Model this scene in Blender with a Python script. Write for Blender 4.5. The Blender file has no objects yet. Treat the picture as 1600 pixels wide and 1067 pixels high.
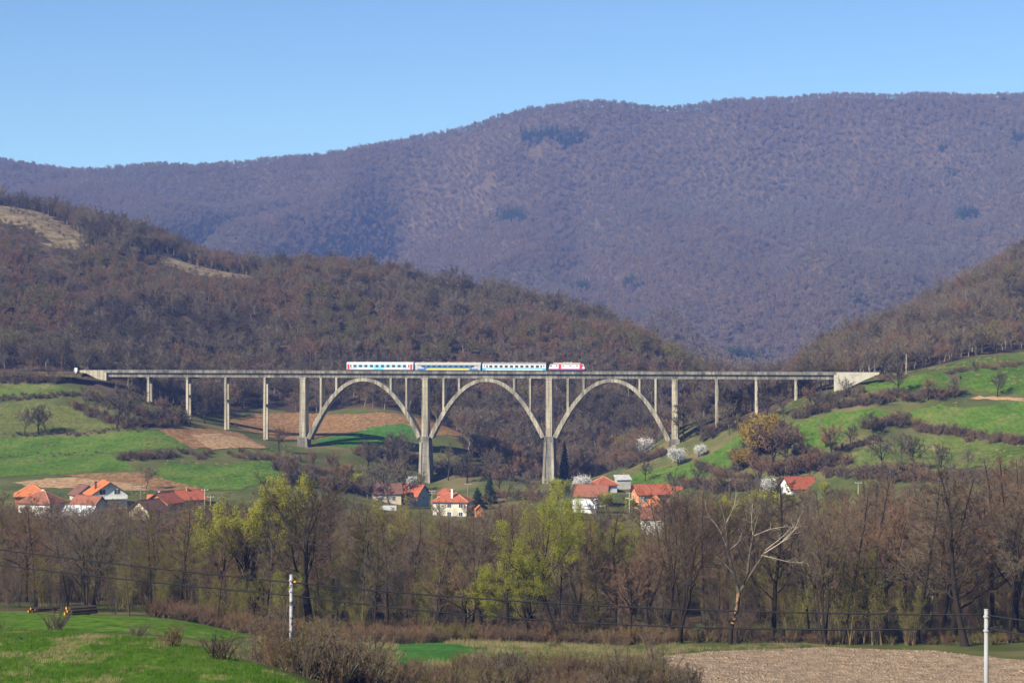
import bpy, math
import numpy as np
from mathutils import Vector
from mathutils.geometry import delaunay_2d_cdt

S = bpy.context.scene
COL = S.collection
R = math.radians
# ------------------------------------------------------------------ camera, sky, sun, exposure
HAZE_DENSITY = 0.00013
F = 3081.0            # focal length in units of a 1600-wide frame
CZ = 60.0             # eye height above the datum
cam = bpy.data.cameras.new('camera')
cam.sensor_width = 36.0
cam.lens = F / 1600.0 * 36.0
cam.clip_start = 0.5
cam.clip_end = 60000
camo = bpy.data.objects.new('camera', cam)
COL.objects.link(camo)
camo.location = (0, 0, CZ)
camo.rotation_euler = (R(90), 0, 0)
S.camera = camo

SUN_EL, SUN_AZ = 35.0, 46.0      # elevation; azimuth to the left of the direction behind the camera
sx, sy, sz = -math.sin(R(SUN_AZ)) * math.cos(R(SUN_EL)), -math.cos(R(SUN_AZ)) * math.cos(R(SUN_EL)), math.sin(R(SUN_EL))
W = bpy.data.worlds.new('World')
S.world = W
W.use_nodes = True
wn = W.node_tree.nodes
wl = W.node_tree.links
sky = wn.new('ShaderNodeTexSky')
sky.sky_type = 'NISHITA'
sky.sun_disc = False
sky.sun_elevation = R(SUN_EL)
sky.sun_rotation = math.atan2(sx, sy)
sky.altitude = 3000
sky.air_density = 1.0
sky.dust_density = 0.3
sky.ozone_density = 7.5
bg = wn['Background']
bg.inputs['Strength'].default_value = 0.098
wl.new(sky.outputs[0], bg.inputs['Color'])

sl = bpy.data.lights.new('sun', 'SUN')
sl.energy = 5.0
sl.angle = R(0.53)
sl.color = (1.0, 0.93, 0.83)
slo = bpy.data.objects.new('sun', sl)
COL.objects.link(slo)
slo.rotation_euler = Vector((sx, sy, sz)).to_track_quat('Z', 'Y').to_euler()
slo.location = (-200, -200, 300)

S.view_settings.view_transform = 'Standard'
S.view_settings.look = 'None'
S.view_settings.gamma = 1.0
S.view_settings.use_curve_mapping = False
S.view_settings.exposure = 0.72
S.render.engine = 'CYCLES'
S.cycles.max_bounces = 4
S.cycles.diffuse_bounces = 2
S.cycles.glossy_bounces = 2
S.cycles.transmission_bounces = 2
S.cycles.transparent_max_bounces = 8
S.cycles.volume_bounces = 0
S.cycles.use_denoising = True
S.cycles.use_adaptive_sampling = True
S.cycles.adaptive_threshold = 0.01
S.cycles.caustics_reflective = False
S.cycles.caustics_refractive = False

# ------------------------------------------------------------------ helpers
def lin(r, g, b):
    return tuple(((c / 255) / 12.92 if c / 255 <= 0.04045 else (((c / 255) + 0.055) / 1.055) ** 2.4) for c in (r, g, b))

def P(px, py, Y):
    return np.array([(px - 800) * Y / F, Y, CZ - (py - 533.5) * Y / F])

def XU(px, Y):
    return (px - 800) * Y / F

def smooth(a, b, x):
    t = np.clip((x - a) / (b - a), 0, 1)
    return t * t * (3 - 2 * t)

def _hash(i, j, seed):
    n = np.sin(i * 127.1 + j * 311.7 + seed * 74.7) * 43758.5453
    return n - np.floor(n)

def vnoise(x, y, seed=0):
    xi, yi = np.floor(x), np.floor(y)
    fx, fy = x - xi, y - yi
    fx = fx * fx * fx * (fx * (fx * 6 - 15) + 10)
    fy = fy * fy * fy * (fy * (fy * 6 - 15) + 10)
    a, b = _hash(xi, yi, seed), _hash(xi + 1, yi, seed)
    c, d = _hash(xi, yi + 1, seed), _hash(xi + 1, yi + 1, seed)
    return (a + (b - a) * fx) * (1 - fy) + (c + (d - c) * fx) * fy - 0.5

def new_mesh(name, verts, quads=None, tris=None, mats=(), qm=None, tm=None, smooth_shade=False):
    """mesh from numpy arrays: quads (n,4), tris (m,3), optional material index arrays"""
    me = bpy.data.meshes.new(name)
    verts = np.asarray(verts, dtype=np.float32).reshape(-1, 3)
    quads = np.zeros((0, 4), np.int32) if quads is None else np.asarray(quads, np.int32).reshape(-1, 4)
    tris = np.zeros((0, 3), np.int32) if tris is None else np.asarray(tris, np.int32).reshape(-1, 3)
    nq, nt = len(quads), len(tris)
    me.vertices.add(len(verts))
    me.vertices.foreach_set('co', verts.ravel())
    me.loops.add(nq * 4 + nt * 3)
    me.polygons.add(nq + nt)
    me.loops.foreach_set('vertex_index', np.concatenate([quads.ravel(), tris.ravel()]).astype(np.int32))
    st = np.concatenate([np.arange(nq) * 4, nq * 4 + np.arange(nt) * 3]).astype(np.int32)
    me.polygons.foreach_set('loop_start', st)
    if qm is not None or tm is not None:
        mi = np.concatenate([np.zeros(nq, np.int32) if qm is None else np.asarray(qm, np.int32),
                             np.zeros(nt, np.int32) if tm is None else np.asarray(tm, np.int32)])
        me.polygons.foreach_set('material_index', mi)
    if smooth_shade:
        me.polygons.foreach_set('use_smooth', np.ones(nq + nt, bool))
    for m in mats:
        me.materials.append(m)
    me.update(calc_edges=True)
    return me

def link(name, me, parent=None):
    o = bpy.data.objects.new(name, me)
    COL.objects.link(o)
    if parent is not None:
        o.parent = parent
    return o

def tag(o, label=None, cat=None, group=None, kind=None):
    if label: o['label'] = label
    if cat: o['category'] = cat
    if group: o['group'] = group
    if kind: o['kind'] = kind
    return o

def empty(name, loc=(0, 0, 0), rz=0.0):
    o = bpy.data.objects.new(name, None)
    COL.objects.link(o)
    o.location = [float(v) for v in loc]
    o.rotation_euler = (0, 0, rz)
    o.empty_display_size = 0.5
    return o

class MB:
    """collects polygons; build() links them as one mesh object"""
    def __init__(self):
        self.v, self.f = [], []
    def add(self, vs, fs):
        n = len(self.v)
        self.v += [tuple(float(c) for c in p) for p in vs]
        self.f += [tuple(i + n for i in q) for q in fs]
        return self
    def box(self, x0, x1, y0, y1, z0, z1):
        vs = [(x, y, z) for z in (z0, z1) for y in (y0, y1) for x in (x0, x1)]
        return self.add(vs, [(0, 2, 3, 1), (4, 5, 7, 6), (0, 1, 5, 4), (2, 6, 7, 3), (0, 4, 6, 2), (1, 3, 7, 5)])
    def frustum(self, b, t, z0, z1):
        """b, t = (x0,x1,y0,y1) rectangles at z0 and z1"""
        vs = [(b[0], b[2], z0), (b[1], b[2], z0), (b[0], b[3], z0), (b[1], b[3], z0),
              (t[0], t[2], z1), (t[1], t[2], z1), (t[0], t[3], z1), (t[1], t[3], z1)]
        return self.add(vs, [(0, 2, 3, 1), (4, 5, 7, 6), (0, 1, 5, 4), (2, 6, 7, 3), (0, 4, 6, 2), (1, 3, 7, 5)])
    def prism(self, poly, y0, y1):
        """poly of (x,z), counter-clockwise seen from -y, extruded in y"""
        n = len(poly)
        vs = [(x, y0, z) for x, z in poly] + [(x, y1, z) for x, z in poly]
        fs = [tuple(range(n)), tuple(range(2 * n - 1, n - 1, -1))]
        fs += [(i, i + n, (i + 1) % n + n, (i + 1) % n) for i in range(n)]
        return self.add(vs, fs)
    def prismx(self, poly, x0, x1):
        """poly of (y,z) extruded in x"""
        n = len(poly)
        vs = [(x0, y, z) for y, z in poly] + [(x1, y, z) for y, z in poly]
        fs = [tuple(range(n - 1, -1, -1)), tuple(range(n, 2 * n))]
        fs += [(i, (i + 1) % n, (i + 1) % n + n, i + n) for i in range(n)]
        return self.add(vs, fs)
    def tube(self, pts, rad, n=6, cap=True):
        pts = [Vector(p) for p in pts]
        if not isinstance(rad, (list, tuple)): rad = [rad] * len(pts)
        vs, fs = [], []
        for i, p in enumerate(pts):
            d = (pts[min(i + 1, len(pts) - 1)] - pts[max(i - 1, 0)]).normalized()
            a = d.cross(Vector((0, 0, 1)) if abs(d.z) < 0.9 else Vector((1, 0, 0))).normalized()
            b = d.cross(a)
            for k in range(n):
                t = 2 * math.pi * k / n
                vs.append(p + a * (math.cos(t) * rad[i]) + b * (math.sin(t) * rad[i]))
        for i in range(len(pts) - 1):
            for k in range(n):
                k2 = (k + 1) % n
                fs.append((i * n + k, i * n + k2, (i + 1) * n + k2, (i + 1) * n + k))
        if cap:
            fs.append(tuple(range(n - 1, -1, -1)))
            fs.append(tuple(range((len(pts) - 1) * n, len(pts) * n)))
        return self.add(vs, fs)
    def build(self, name, m, parent=None, sm=False):
        me = bpy.data.meshes.new(name)
        me.from_pydata(self.v, [], self.f)
        me.materials.append(m)
        if sm:
            me.polygons.foreach_set('use_smooth', [True] * len(me.polygons))
        me.update()
        return link(name, me, parent)

# ------------------------------------------------------------------ materials
def mat(name, cols, scale=1.0, rough=0.9, coord='OBJ', rnd=0.0, detail=4.0, bump=0.0, bscale=None, stretch=(1, 1, 1), spec=0.2, pos=None, metal=0.0, noise_rough=0.6):
    """noise-ramped colour; rnd adds brightness variation from object to object"""
    m = bpy.data.materials.new(name)
    m.use_nodes = True
    N, L = m.node_tree.nodes, m.node_tree.links
    b = N['Principled BSDF']
    b.inputs['Roughness'].default_value = rough
    b.inputs['Specular IOR Level'].default_value = spec
    b.inputs['Metallic'].default_value = metal
    if coord == 'WORLD':
        co = N.new('ShaderNodeNewGeometry').outputs['Position']
    else:
        co = N.new('ShaderNodeTexCoord').outputs['Object']
    mp = N.new('ShaderNodeMapping')
    mp.inputs['Scale'].default_value = stretch
    L.new(co, mp.inputs['Vector'])
    nz = N.new('ShaderNodeTexNoise')
    nz.inputs['Scale'].default_value = scale
    nz.inputs['Detail'].default_value = detail
    nz.inputs['Roughness'].default_value = noise_rough
    L.new(mp.outputs[0], nz.inputs['Vector'])
    rp = N.new('ShaderNodeValToRGB')
    e = rp.color_ramp.elements
    n = len(cols)
    ps = pos or [0.3 + 0.4 * i / max(1, n - 1) for i in range(n)]
    while len(e) < n: e.new(0.5)
    while len(e) > n: e.remove(e[-1])
    for i, c in enumerate(cols):
        e[i].position = ps[i]
        e[i].color = (*c, 1)
    L.new(nz.outputs['Fac'], rp.inputs['Fac'])
    out = rp.outputs[0]
    if rnd:
        oi = N.new('ShaderNodeObjectInfo')
        mr = N.new('ShaderNodeMapRange')
        mr.inputs['To Min'].default_value = 1 - rnd
        mr.inputs['To Max'].default_value = 1 + rnd
        L.new(oi.outputs['Random'], mr.inputs['Value'])
        hs = N.new('ShaderNodeHueSaturation')
        L.new(mr.outputs[0], hs.inputs['Value'])
        L.new(out, hs.inputs['Color'])
        out = hs.outputs[0]
    L.new(out, b.inputs['Base Color'])
    if bump:
        n2 = N.new('ShaderNodeTexNoise')
        n2.inputs['Scale'].default_value = bscale or scale * 4
        n2.inputs['Detail'].default_value = 3
        L.new(mp.outputs[0], n2.inputs['Vector'])
        bp = N.new('ShaderNodeBump')
        bp.inputs['Strength'].default_value = 1.0
        bp.inputs['Distance'].default_value = bump
        L.new(n2.outputs['Fac'], bp.inputs['Height'])
        L.new(bp.outputs[0], b.inputs['Normal'])
    return m

def tree_mat(name, ramp, trans=0.0, rough=0.9, var=0.18):
    """colour picked from the ramp by the tree's own random number, brightness varied inside the crown"""
    m = bpy.data.materials.new(name)
    m.use_nodes = True
    N, L = m.node_tree.nodes, m.node_tree.links
    b = N['Principled BSDF']
    b.inputs['Roughness'].default_value = rough
    b.inputs['Specular IOR Level'].default_value = 0.1
    oi = N.new('ShaderNodeObjectInfo')
    rp = N.new('ShaderNodeValToRGB')
    e = rp.color_ramp.elements
    while len(e) < len(ramp): e.new(0.5)
    for i, c in enumerate(ramp):
        e[i].position = i / max(1, len(ramp) - 1)
        e[i].color = (*c, 1)
    L.new(oi.outputs['Random'], rp.inputs['Fac'])
    tc = N.new('ShaderNodeTexCoord')
    nz = N.new('ShaderNodeTexNoise')
    nz.inputs['Scale'].default_value = 0.8
    nz.inputs['Detail'].default_value = 3
    L.new(tc.outputs['Object'], nz.inputs['Vector'])
    mr = N.new('ShaderNodeMapRange')
    mr.inputs['From Min'].default_value = 0.3
    mr.inputs['From Max'].default_value = 0.7
    mr.inputs['To Min'].default_value = 1 - var
    mr.inputs['To Max'].default_value = 1 + var
    L.new(nz.outputs['Fac'], mr.inputs['Value'])
    hs = N.new('ShaderNodeHueSaturation')
    L.new(mr.outputs[0], hs.inputs['Value'])
    L.new(rp.outputs[0], hs.inputs['Color'])
    L.new(hs.outputs[0], b.inputs['Base Color'])
    if trans:
        tr = N.new('ShaderNodeBsdfTranslucent')
        L.new(hs.outputs[0], tr.inputs['Color'])
        mx = N.new('ShaderNodeMixShader')
        mx.inputs['Fac'].default_value = trans
        L.new(b.outputs[0], mx.inputs[1])
        L.new(tr.outputs[0], mx.inputs[2])
        L.new(mx.outputs[0], N['Material Output'].inputs['Surface'])
    return m

def concrete(name, cols, joint=2.2):
    m = mat(name, cols, 0.35, coord='WORLD', stretch=(1, 1, .35), bump=.03, bscale=2.0, pos=[.32, .5, .68])
    N, L = m.node_tree.nodes, m.node_tree.links
    b = N['Principled BSDF']
    src = b.inputs['Base Color'].links[0].from_socket
    g = N.new('ShaderNodeNewGeometry').outputs['Position']
    mp = N.new('ShaderNodeMapping'); mp.inputs['Scale'].default_value = (1.6, 1.6, .05); L.new(g, mp.inputs['Vector'])
    st = N.new('ShaderNodeTexNoise'); st.inputs['Scale'].default_value = 1.0; st.inputs['Detail'].default_value = 5; L.new(mp.outputs[0], st.inputs['Vector'])
    mr = N.new('ShaderNodeMapRange'); mr.inputs['From Min'].default_value = .38; mr.inputs['From Max'].default_value = .58; mr.inputs['To Min'].default_value = .52; mr.inputs['To Max'].default_value = 1.06
    L.new(st.outputs['Fac'], mr.inputs['Value'])
    sp = N.new('ShaderNodeSeparateXYZ'); L.new(g, sp.inputs[0])
    dv = N.new('ShaderNodeMath'); dv.operation = 'DIVIDE'; dv.inputs[1].default_value = joint; L.new(sp.outputs['Z'], dv.inputs[0])
    fr = N.new('ShaderNodeMath'); fr.operation = 'FRACT'; L.new(dv.outputs[0], fr.inputs[0])
    jr = N.new('ShaderNodeMapRange'); jr.inputs['From Min'].default_value = 0.0; jr.inputs['From Max'].default_value = .12; jr.inputs['To Min'].default_value = .62; jr.inputs['To Max'].default_value = 1.0
    L.new(fr.outputs[0], jr.inputs['Value'])
    mu = N.new('ShaderNodeMath'); mu.operation = 'MULTIPLY'; L.new(mr.outputs[0], mu.inputs[0]); L.new(jr.outputs[0], mu.inputs[1])
    hs = N.new('ShaderNodeHueSaturation'); L.new(mu.outputs[0], hs.inputs['Value']); L.new(src, hs.inputs['Color'])
    L.new(hs.outputs[0], b.inputs['Base Color'])
    return m
M = {}
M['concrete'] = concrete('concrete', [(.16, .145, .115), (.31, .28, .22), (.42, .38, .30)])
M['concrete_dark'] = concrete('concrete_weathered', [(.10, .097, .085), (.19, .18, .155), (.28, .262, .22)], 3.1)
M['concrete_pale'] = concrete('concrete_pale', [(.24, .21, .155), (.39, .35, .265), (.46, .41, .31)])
M['concrete_new'] = mat('concrete_smooth', [(.32, .30, .25), (.42, .395, .33), (.46, .43, .365)], 0.5, coord='WORLD', bump=.01)
M['ballast'] = mat('ballast', [(.07, .06, .05), (.15, .13, .11)], 6.0)
M['rust'] = mat('rusty_steel', [(.08, .045, .03), (.15, .08, .05)], 3.0, rough=.7)
M['steel'] = mat('galvanised_steel', [(.30, .31, .32), (.42, .43, .44)], 3.0, rough=.5)
M['wire'] = mat('cable', [(.008, .008, .01), (.015, .015, .018)], 3.0, rough=.6)
# ------------------------------------------------------------------ terrain
# control points: (column, row, distance) of ground that the photograph shows
CP = [
 (-250,1100,95),(0,1067,115),(150,1067,117),(300,1067,118),(0,1020,131),(150,1025,129),(0,983,150),(120,988,147),(240,997,141),(330,1018,134),(430,1050,126),(500,1085,120),
 (0,1032,190),(200,1045,190),(400,1085,175),(0,990,250),(200,986,262),(0,958,300),(200,963,296),(260,966,292),(330,1000,262),
 (455,1066,157),(560,1092,160),(650,1062,190),(680,1021,240),(620,1040,215),(800,1110,175),(800,1015,268),(950,1070,213),(1100,1067,233),(1300,1067,240),(1600,1067,235),
 (1100,1017,285),(1300,1011,293),(1600,1030,274),(1541,1177,123),(1200,1210,128),(900,1230,125),
 (400,988,300),(600,1002,303),(900,1003,308),(1300,1003,312),(1600,1004,308),
 # left terraces
 (100,768,636),(200,741,672),(0,742,672),(0,714,705),(180,706,705),(0,681,735),(100,680,736),(260,673,740),(50,629,770),(140,664,752),(50,601,790),(-300,600,790),(-300,720,700),
 (330,742,680),(420,732,690),(300,700,722),(350,708,712),
 (412,685,780),(351,668,785),(291,654,789),(230,622,792),(168,599,796),(472,698,775),
 (400,646,850),(540,645,857),(640,650,852),(725,684,822),(480,685,800),(505,690,785),(565,705,772),(620,664,828),
 (540,738,735),(480,735,705),
 # valley around the piers
 (600,775,700),(663,758,764),(857,757,752),(760,765,740),(700,806,640),(940,767,690),(1016,800,655),(1000,747,718),(1060,731,722),(1120,702,728),(1150,672,730),
 (1054,697,743),(1080,690,742),(1181,650,735),(1243,630,730),(1302,612,726),(1080,655,800),
 # right fields
 (1245,785,640),(1400,722,640),(1560,738,600),(1350,692,675),(1430,681,690),(1580,700,640),(1500,660,690),(1250,682,690),(1300,641,714),(1600,641,690),(1400,626,724),
 (1500,600,718),(1600,600,706),(1600,572,775),(1350,603,736),(1550,560,790),(1460,580,768),(1400,588,745),(1750,560,780),(1750,640,690),(1750,735,590),
 # left hill
 (0,330,1200),(-300,290,1200),(100,356,1190),(170,372,1180),(300,405,1150),(440,432,1150),(550,448,1150),(650,462,1150),(780,478,1150),(900,504,1130),(1000,534,1100),(1080,570,1080),(1130,598,1060),
 (100,450,1000),(300,480,980),(500,510,980),(700,540,980),(900,575,960),(1050,625,930),(100,572,860),(300,618,860),(500,634,875),(700,660,885),(780,695,865),(850,735,845),(950,735,855),(1040,715,850),
 # right hill
 (1600,415,1150),(1750,345,1150),(1500,474,1100),(1400,520,1050),(1300,565,1000),(1230,595,960),(1600,500,950),(1500,540,880),(1400,565,850),(1300,598,820),(1750,470,950),
]
CPZ = [  # (column, height, distance)
 (-200,12,400),(200,11.5,400),(600,11,400),(1000,10.5,400),(1400,11,400),(1800,12,400),
 (0,9.5,500),(400,8.5,500),(800,7.5,500),(1025,7,500),(1300,8,500),(1700,12,500),
 (50,8.8,600),(165,8.8,605),(290,8.8,610),(450,8,600),(600,5.5,640),(850,4,640),(850,5,580),(1025,5.6,560),(1150,6,600),
 (1170,10,900),(1175,12,1000),(1190,20,1200),(1180,28,1500),(1120,8,850),
 (0,90,1450),(300,70,1500),(600,55,1500),(900,40,1500),(1500,60,1450),(1800,90,1450),(-300,120,1450),
 (-300,90,1750),(0,75,1750),(400,55,1750),(800,45,1750),(1180,40,1750),(1500,70,1750),(1800,120,1700),
 (0,57,10),(-400,56,0),(900,57,0),(2500,57,0),(-1500,57,0),(0,58,-150),(1600,58,-150),
]
RIDGE = [(-400,250),(-150,250),(0,256),(230,266),(420,256),(560,243),(640,225),(760,196),(850,174),(930,167),(1000,172),(1150,165),(1300,152),(1450,153),(1600,158),(1800,165),(2050,180)]
pts = [P(*c) for c in CP] + [np.array([XU(c, y) if y > 30 else (c - 800) * 0.03, y, z]) for c, z, y in CPZ]
for c, r in RIDGE:
    pts.append(P(c, r, 3600))
    q = P(c, r, 3600)
    pts.append(np.array([q[0] * 1.2, 4300, q[2] - 170]))
    pts.append(np.array([q[0] * 1.4, 5200, q[2] - 320]))
    # the slope between the foot and the ridge
    if -400 < c < 2000:
        pts.append(np.array([XU(c, 2500), 2500, 60 + (q[2] - 60) * 0.40]))
        pts.append(np.array([XU(c, 3100), 3100, 60 + (q[2] - 60) * 0.735]))
# the nearer shoulder that comes down from the upper right
for c, r, y in [(1620,318,2350),(1540,366,2300),(1460,402,2250),(1380,446,2150),(1290,505,2000),(1760,262,2400)]:
    pts.append(P(c, r, y))
# the railway formation on either side of the viaduct
for c, y in [(-250,817),(-120,813),(0,807),(90,802),(1395,719),(1450,716)]:
    for d, dz in ((-3, -.9), (3, -.7), (9, -.3)):
        pts.append(np.array([XU(c, y + d), y + d, 47.95 + dz]))
for c, r, y in [(0,597,798),(100,597,796)]:
    pts.append(P(c, r, y))
pts = np.array(pts)

def tuv(x, y):
    q = np.asarray(y, float) + 190.0
    return np.stack([np.asarray(x, float) / q * 2.6, np.log(q)], -1)

_C = tuv(pts[:, 0], pts[:, 1])
_c2 = 0.035 ** 2
_w = np.minimum(1.0, 600.0 / (pts[:, 1] + 300.0))
_D = np.sqrt(((_C[:, None] - _C[None]) ** 2).sum(-1) + _c2)
_n = len(pts)
_A = np.zeros((_n + 3, _n + 3))
_A[:_n, :_n] = _D - np.eye(_n) * 0.004
_A[:_n, _n] = 1; _A[:_n, _n + 1:] = _C
_A[_n, :_n] = 1; _A[_n + 1:, :_n] = _C.T
_sol = np.linalg.solve(_A, np.concatenate([pts[:, 2], [0, 0, 0]]))

def H(x, y):
    x = np.atleast_1d(np.asarray(x, float)); y = np.atleast_1d(np.asarray(y, float))
    shp = np.broadcast(x, y).shape
    x = np.broadcast_to(x, shp).ravel(); y = np.broadcast_to(y, shp).ravel()
    out = np.empty(len(x))
    for i in range(0, len(x), 20000):
        c = tuv(x[i:i + 20000], y[i:i + 20000])
        d = np.sqrt(((c[:, None, 0] - _C[None, :, 0]) ** 2) + ((c[:, None, 1] - _C[None, :, 1]) ** 2) + _c2)
        out[i:i + 20000] = d @ _sol[:_n] + _sol[_n] + c @ _sol[_n + 1:]
    # gullies and spurs of the mountain
    wm = smooth(1500, 2000, y) * (1 - smooth(3300, 3590, y))
    wx = x + vnoise(x / 400, y / 500, 4) * 220
    n1 = vnoise(wx / 340 + y / 2600, y / 1500, 3) * 2
    n2 = vnoise(wx / 170 - y / 1500, y / 620, 5) * 2
    rel = -112 * np.exp(-(n1 * 2.4) ** 2) - 58 * np.exp(-(n2 * 2.2) ** 2) + vnoise(x / 70, y / 120, 9) * 14 + vnoise(x / 600, y / 700, 8) * 36 - 6
    out = out + rel * wm
    wh = smooth(850, 960, y) * (1 - smooth(1300, 1600, y))
    out = out + wh * (vnoise(x / 80, y / 90, 11) * 15 + vnoise(x / 35, y / 40, 13) * 6)
    out = out + vnoise(x / 45, y / 45, 17) * 0.9 * smooth(100, 300, y) * (1 - smooth(700, 900, y))
    return out.reshape(shp)

def h1(x, y):
    return float(H(x, y)[0])

_YS = np.exp(np.linspace(math.log(90), math.log(1400), 900))
def ground(px, py):
    """first point of the terrain on the line of sight through (px, py)"""
    z = H((px - 800) * _YS / F, _YS)
    los = CZ - (py - 533.5) * _YS / F
    k = np.argmax(z > los)
    if z[k] <= los[k]: k = len(_YS) - 1
    if k == 0: y = _YS[0]
    else:
        a, b = (los - z)[k - 1], (los - z)[k]
        y = _YS[k - 1] + (_YS[k] - _YS[k - 1]) * a / (a - b + 1e-9)
    x = (px - 800) * y / F
    return np.array([x, y, h1(x, y)])

def pxz(px, Y):
    """ground point under column px at distance Y"""
    x = XU(px, Y)
    return np.array([x, Y, h1(x, Y)])

# forest masks, in plan
def fb(cols, ys):
    cols, ys = np.array(cols, float), np.array(ys, float)
    return lambda c: np.interp(c, cols, ys)
LEFT_EDGE = fb([-400, 0, 100, 180, 230, 300, 380, 470, 560, 650, 700, 740, 790, 880, 950, 1010, 1060, 1120, 1170], [803, 804, 802, 784, 783, 800, 850, 862, 868, 862, 850, 800, 782, 782, 800, 815, 835, 840, 860])
RIGHT_EDGE = fb([1090, 1130, 1200, 1280, 1330, 1400, 1470, 1540, 1600, 1800], [756, 742, 731, 733, 768, 780, 795, 815, 835, 840])
def colof(x, y):
    return 800 + F * x / np.maximum(y, 1)
def forest_mask(x, y):
    c = colof(x, y)
    n = vnoise(x / 18, y / 18, 21) * 16
    left = (y + n > LEFT_EDGE(c)) & (c < 1160)
    right = (y + n > RIGHT_EDGE(c)) & (c >= 1090)
    return (left | right)

# one ground sheet, reaching past the far ridge
ys = np.concatenate([np.linspace(-160, 85, 20)[:-1], np.exp(np.linspace(math.log(85), math.log(1350), 440)), np.exp(np.linspace(math.log(1350), math.log(4450), 120))[1:]])
us = np.linspace(-0.52, 0.52, 380)
gx = us[None, :] * (ys[:, None] + 330) * 0.72
gy = np.repeat(ys[:, None], len(us), 1)
gz = H(gx, gy)
nr, nc = gx.shape
idx = np.arange(nr * nc).reshape(nr, nc)
gq = np.stack([idx[:-1, :-1], idx[:-1, 1:], idx[1:, 1:], idx[1:, :-1]], -1).reshape(-1, 4)
litter = (forest_mask(gx, gy) & (gy > 600)).astype(float)
litter = np.maximum(litter, smooth(318, 345, gy) * (1 - smooth(470, 520, gy)) * 0.62)
litter = np.maximum(litter, smooth(1350, 1500, gy))

def ground_material():
    m = bpy.data.materials.new('ground')
    m.use_nodes = True
    N, L = m.node_tree.nodes, m.node_tree.links
    b = N['Principled BSDF']
    b.inputs['Roughness'].default_value = 1.0
    b.inputs['Specular IOR Level'].default_value = 0.0
    g = N.new('ShaderNodeNewGeometry').outputs['Position']
    def noise(scale, detail=4):
        n = N.new('ShaderNodeTexNoise'); n.inputs['Scale'].default_value = scale; n.inputs['Detail'].default_value = detail
        L.new(g, n.inputs['Vector']); return n.outputs['Fac']
    def ramp(fac, cols, pos):
        r = N.new('ShaderNodeValToRGB'); e = r.color_ramp.elements
        while len(e) < len(cols): e.new(.5)
        for i, c in enumerate(cols): e[i].position = pos[i]; e[i].color = (*c, 1)
        L.new(fac, r.inputs['Fac']); return r.outputs[0]
    grass = ramp(noise(0.06, 8), [(.06, .075, .024), (.09, .10, .034), (.15, .125, .06)], [.35, .5, .66])
    lit = ramp(noise(0.09, 8), [(.045, .035, .027), (.07, .051, .037), (.105, .075, .053)], [.33, .5, .68])
    at = N.new('ShaderNodeAttribute'); at.attribute_name = 'litter'
    ad = N.new('ShaderNodeMath'); ad.operation = 'ADD'
    sc = N.new('ShaderNodeMath'); sc.operation = 'MULTIPLY_ADD'; sc.inputs[1].default_value = 0.8; sc.inputs[2].default_value = -0.4
    L.new(noise(0.25, 5), sc.inputs[0])
    L.new(at.outputs['Fac'], ad.inputs[0]); L.new(sc.outputs[0], ad.inputs[1])
    st = N.new('ShaderNodeMapRange'); st.inputs['From Min'].default_value = .35; st.inputs['From Max'].default_value = .65
    L.new(ad.outputs[0], st.inputs['Value'])
    mx = N.new('ShaderNodeMix'); mx.data_type = 'RGBA'
    L.new(st.outputs[0], mx.inputs['Factor']); L.new(grass, mx.inputs['A']); L.new(lit, mx.inputs['B'])
    L.new(mx.outputs['Result'], b.inputs['Base Color'])
    bp = N.new('ShaderNodeBump'); bp.inputs['Distance'].default_value = .08
    L.new(noise(1.2, 5), bp.inputs['Height']); L.new(bp.outputs[0], b.inputs['Normal'])
    return m
gme = new_mesh('ground', np.stack([gx, gy, gz], -1).reshape(-1, 3), gq, mats=[ground_material()], smooth_shade=True)
gme.attributes.new('litter', 'FLOAT', 'POINT').data.foreach_set('value', litter.ravel().astype(np.float32))
tag(link('ground', gme), kind='structure')

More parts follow.
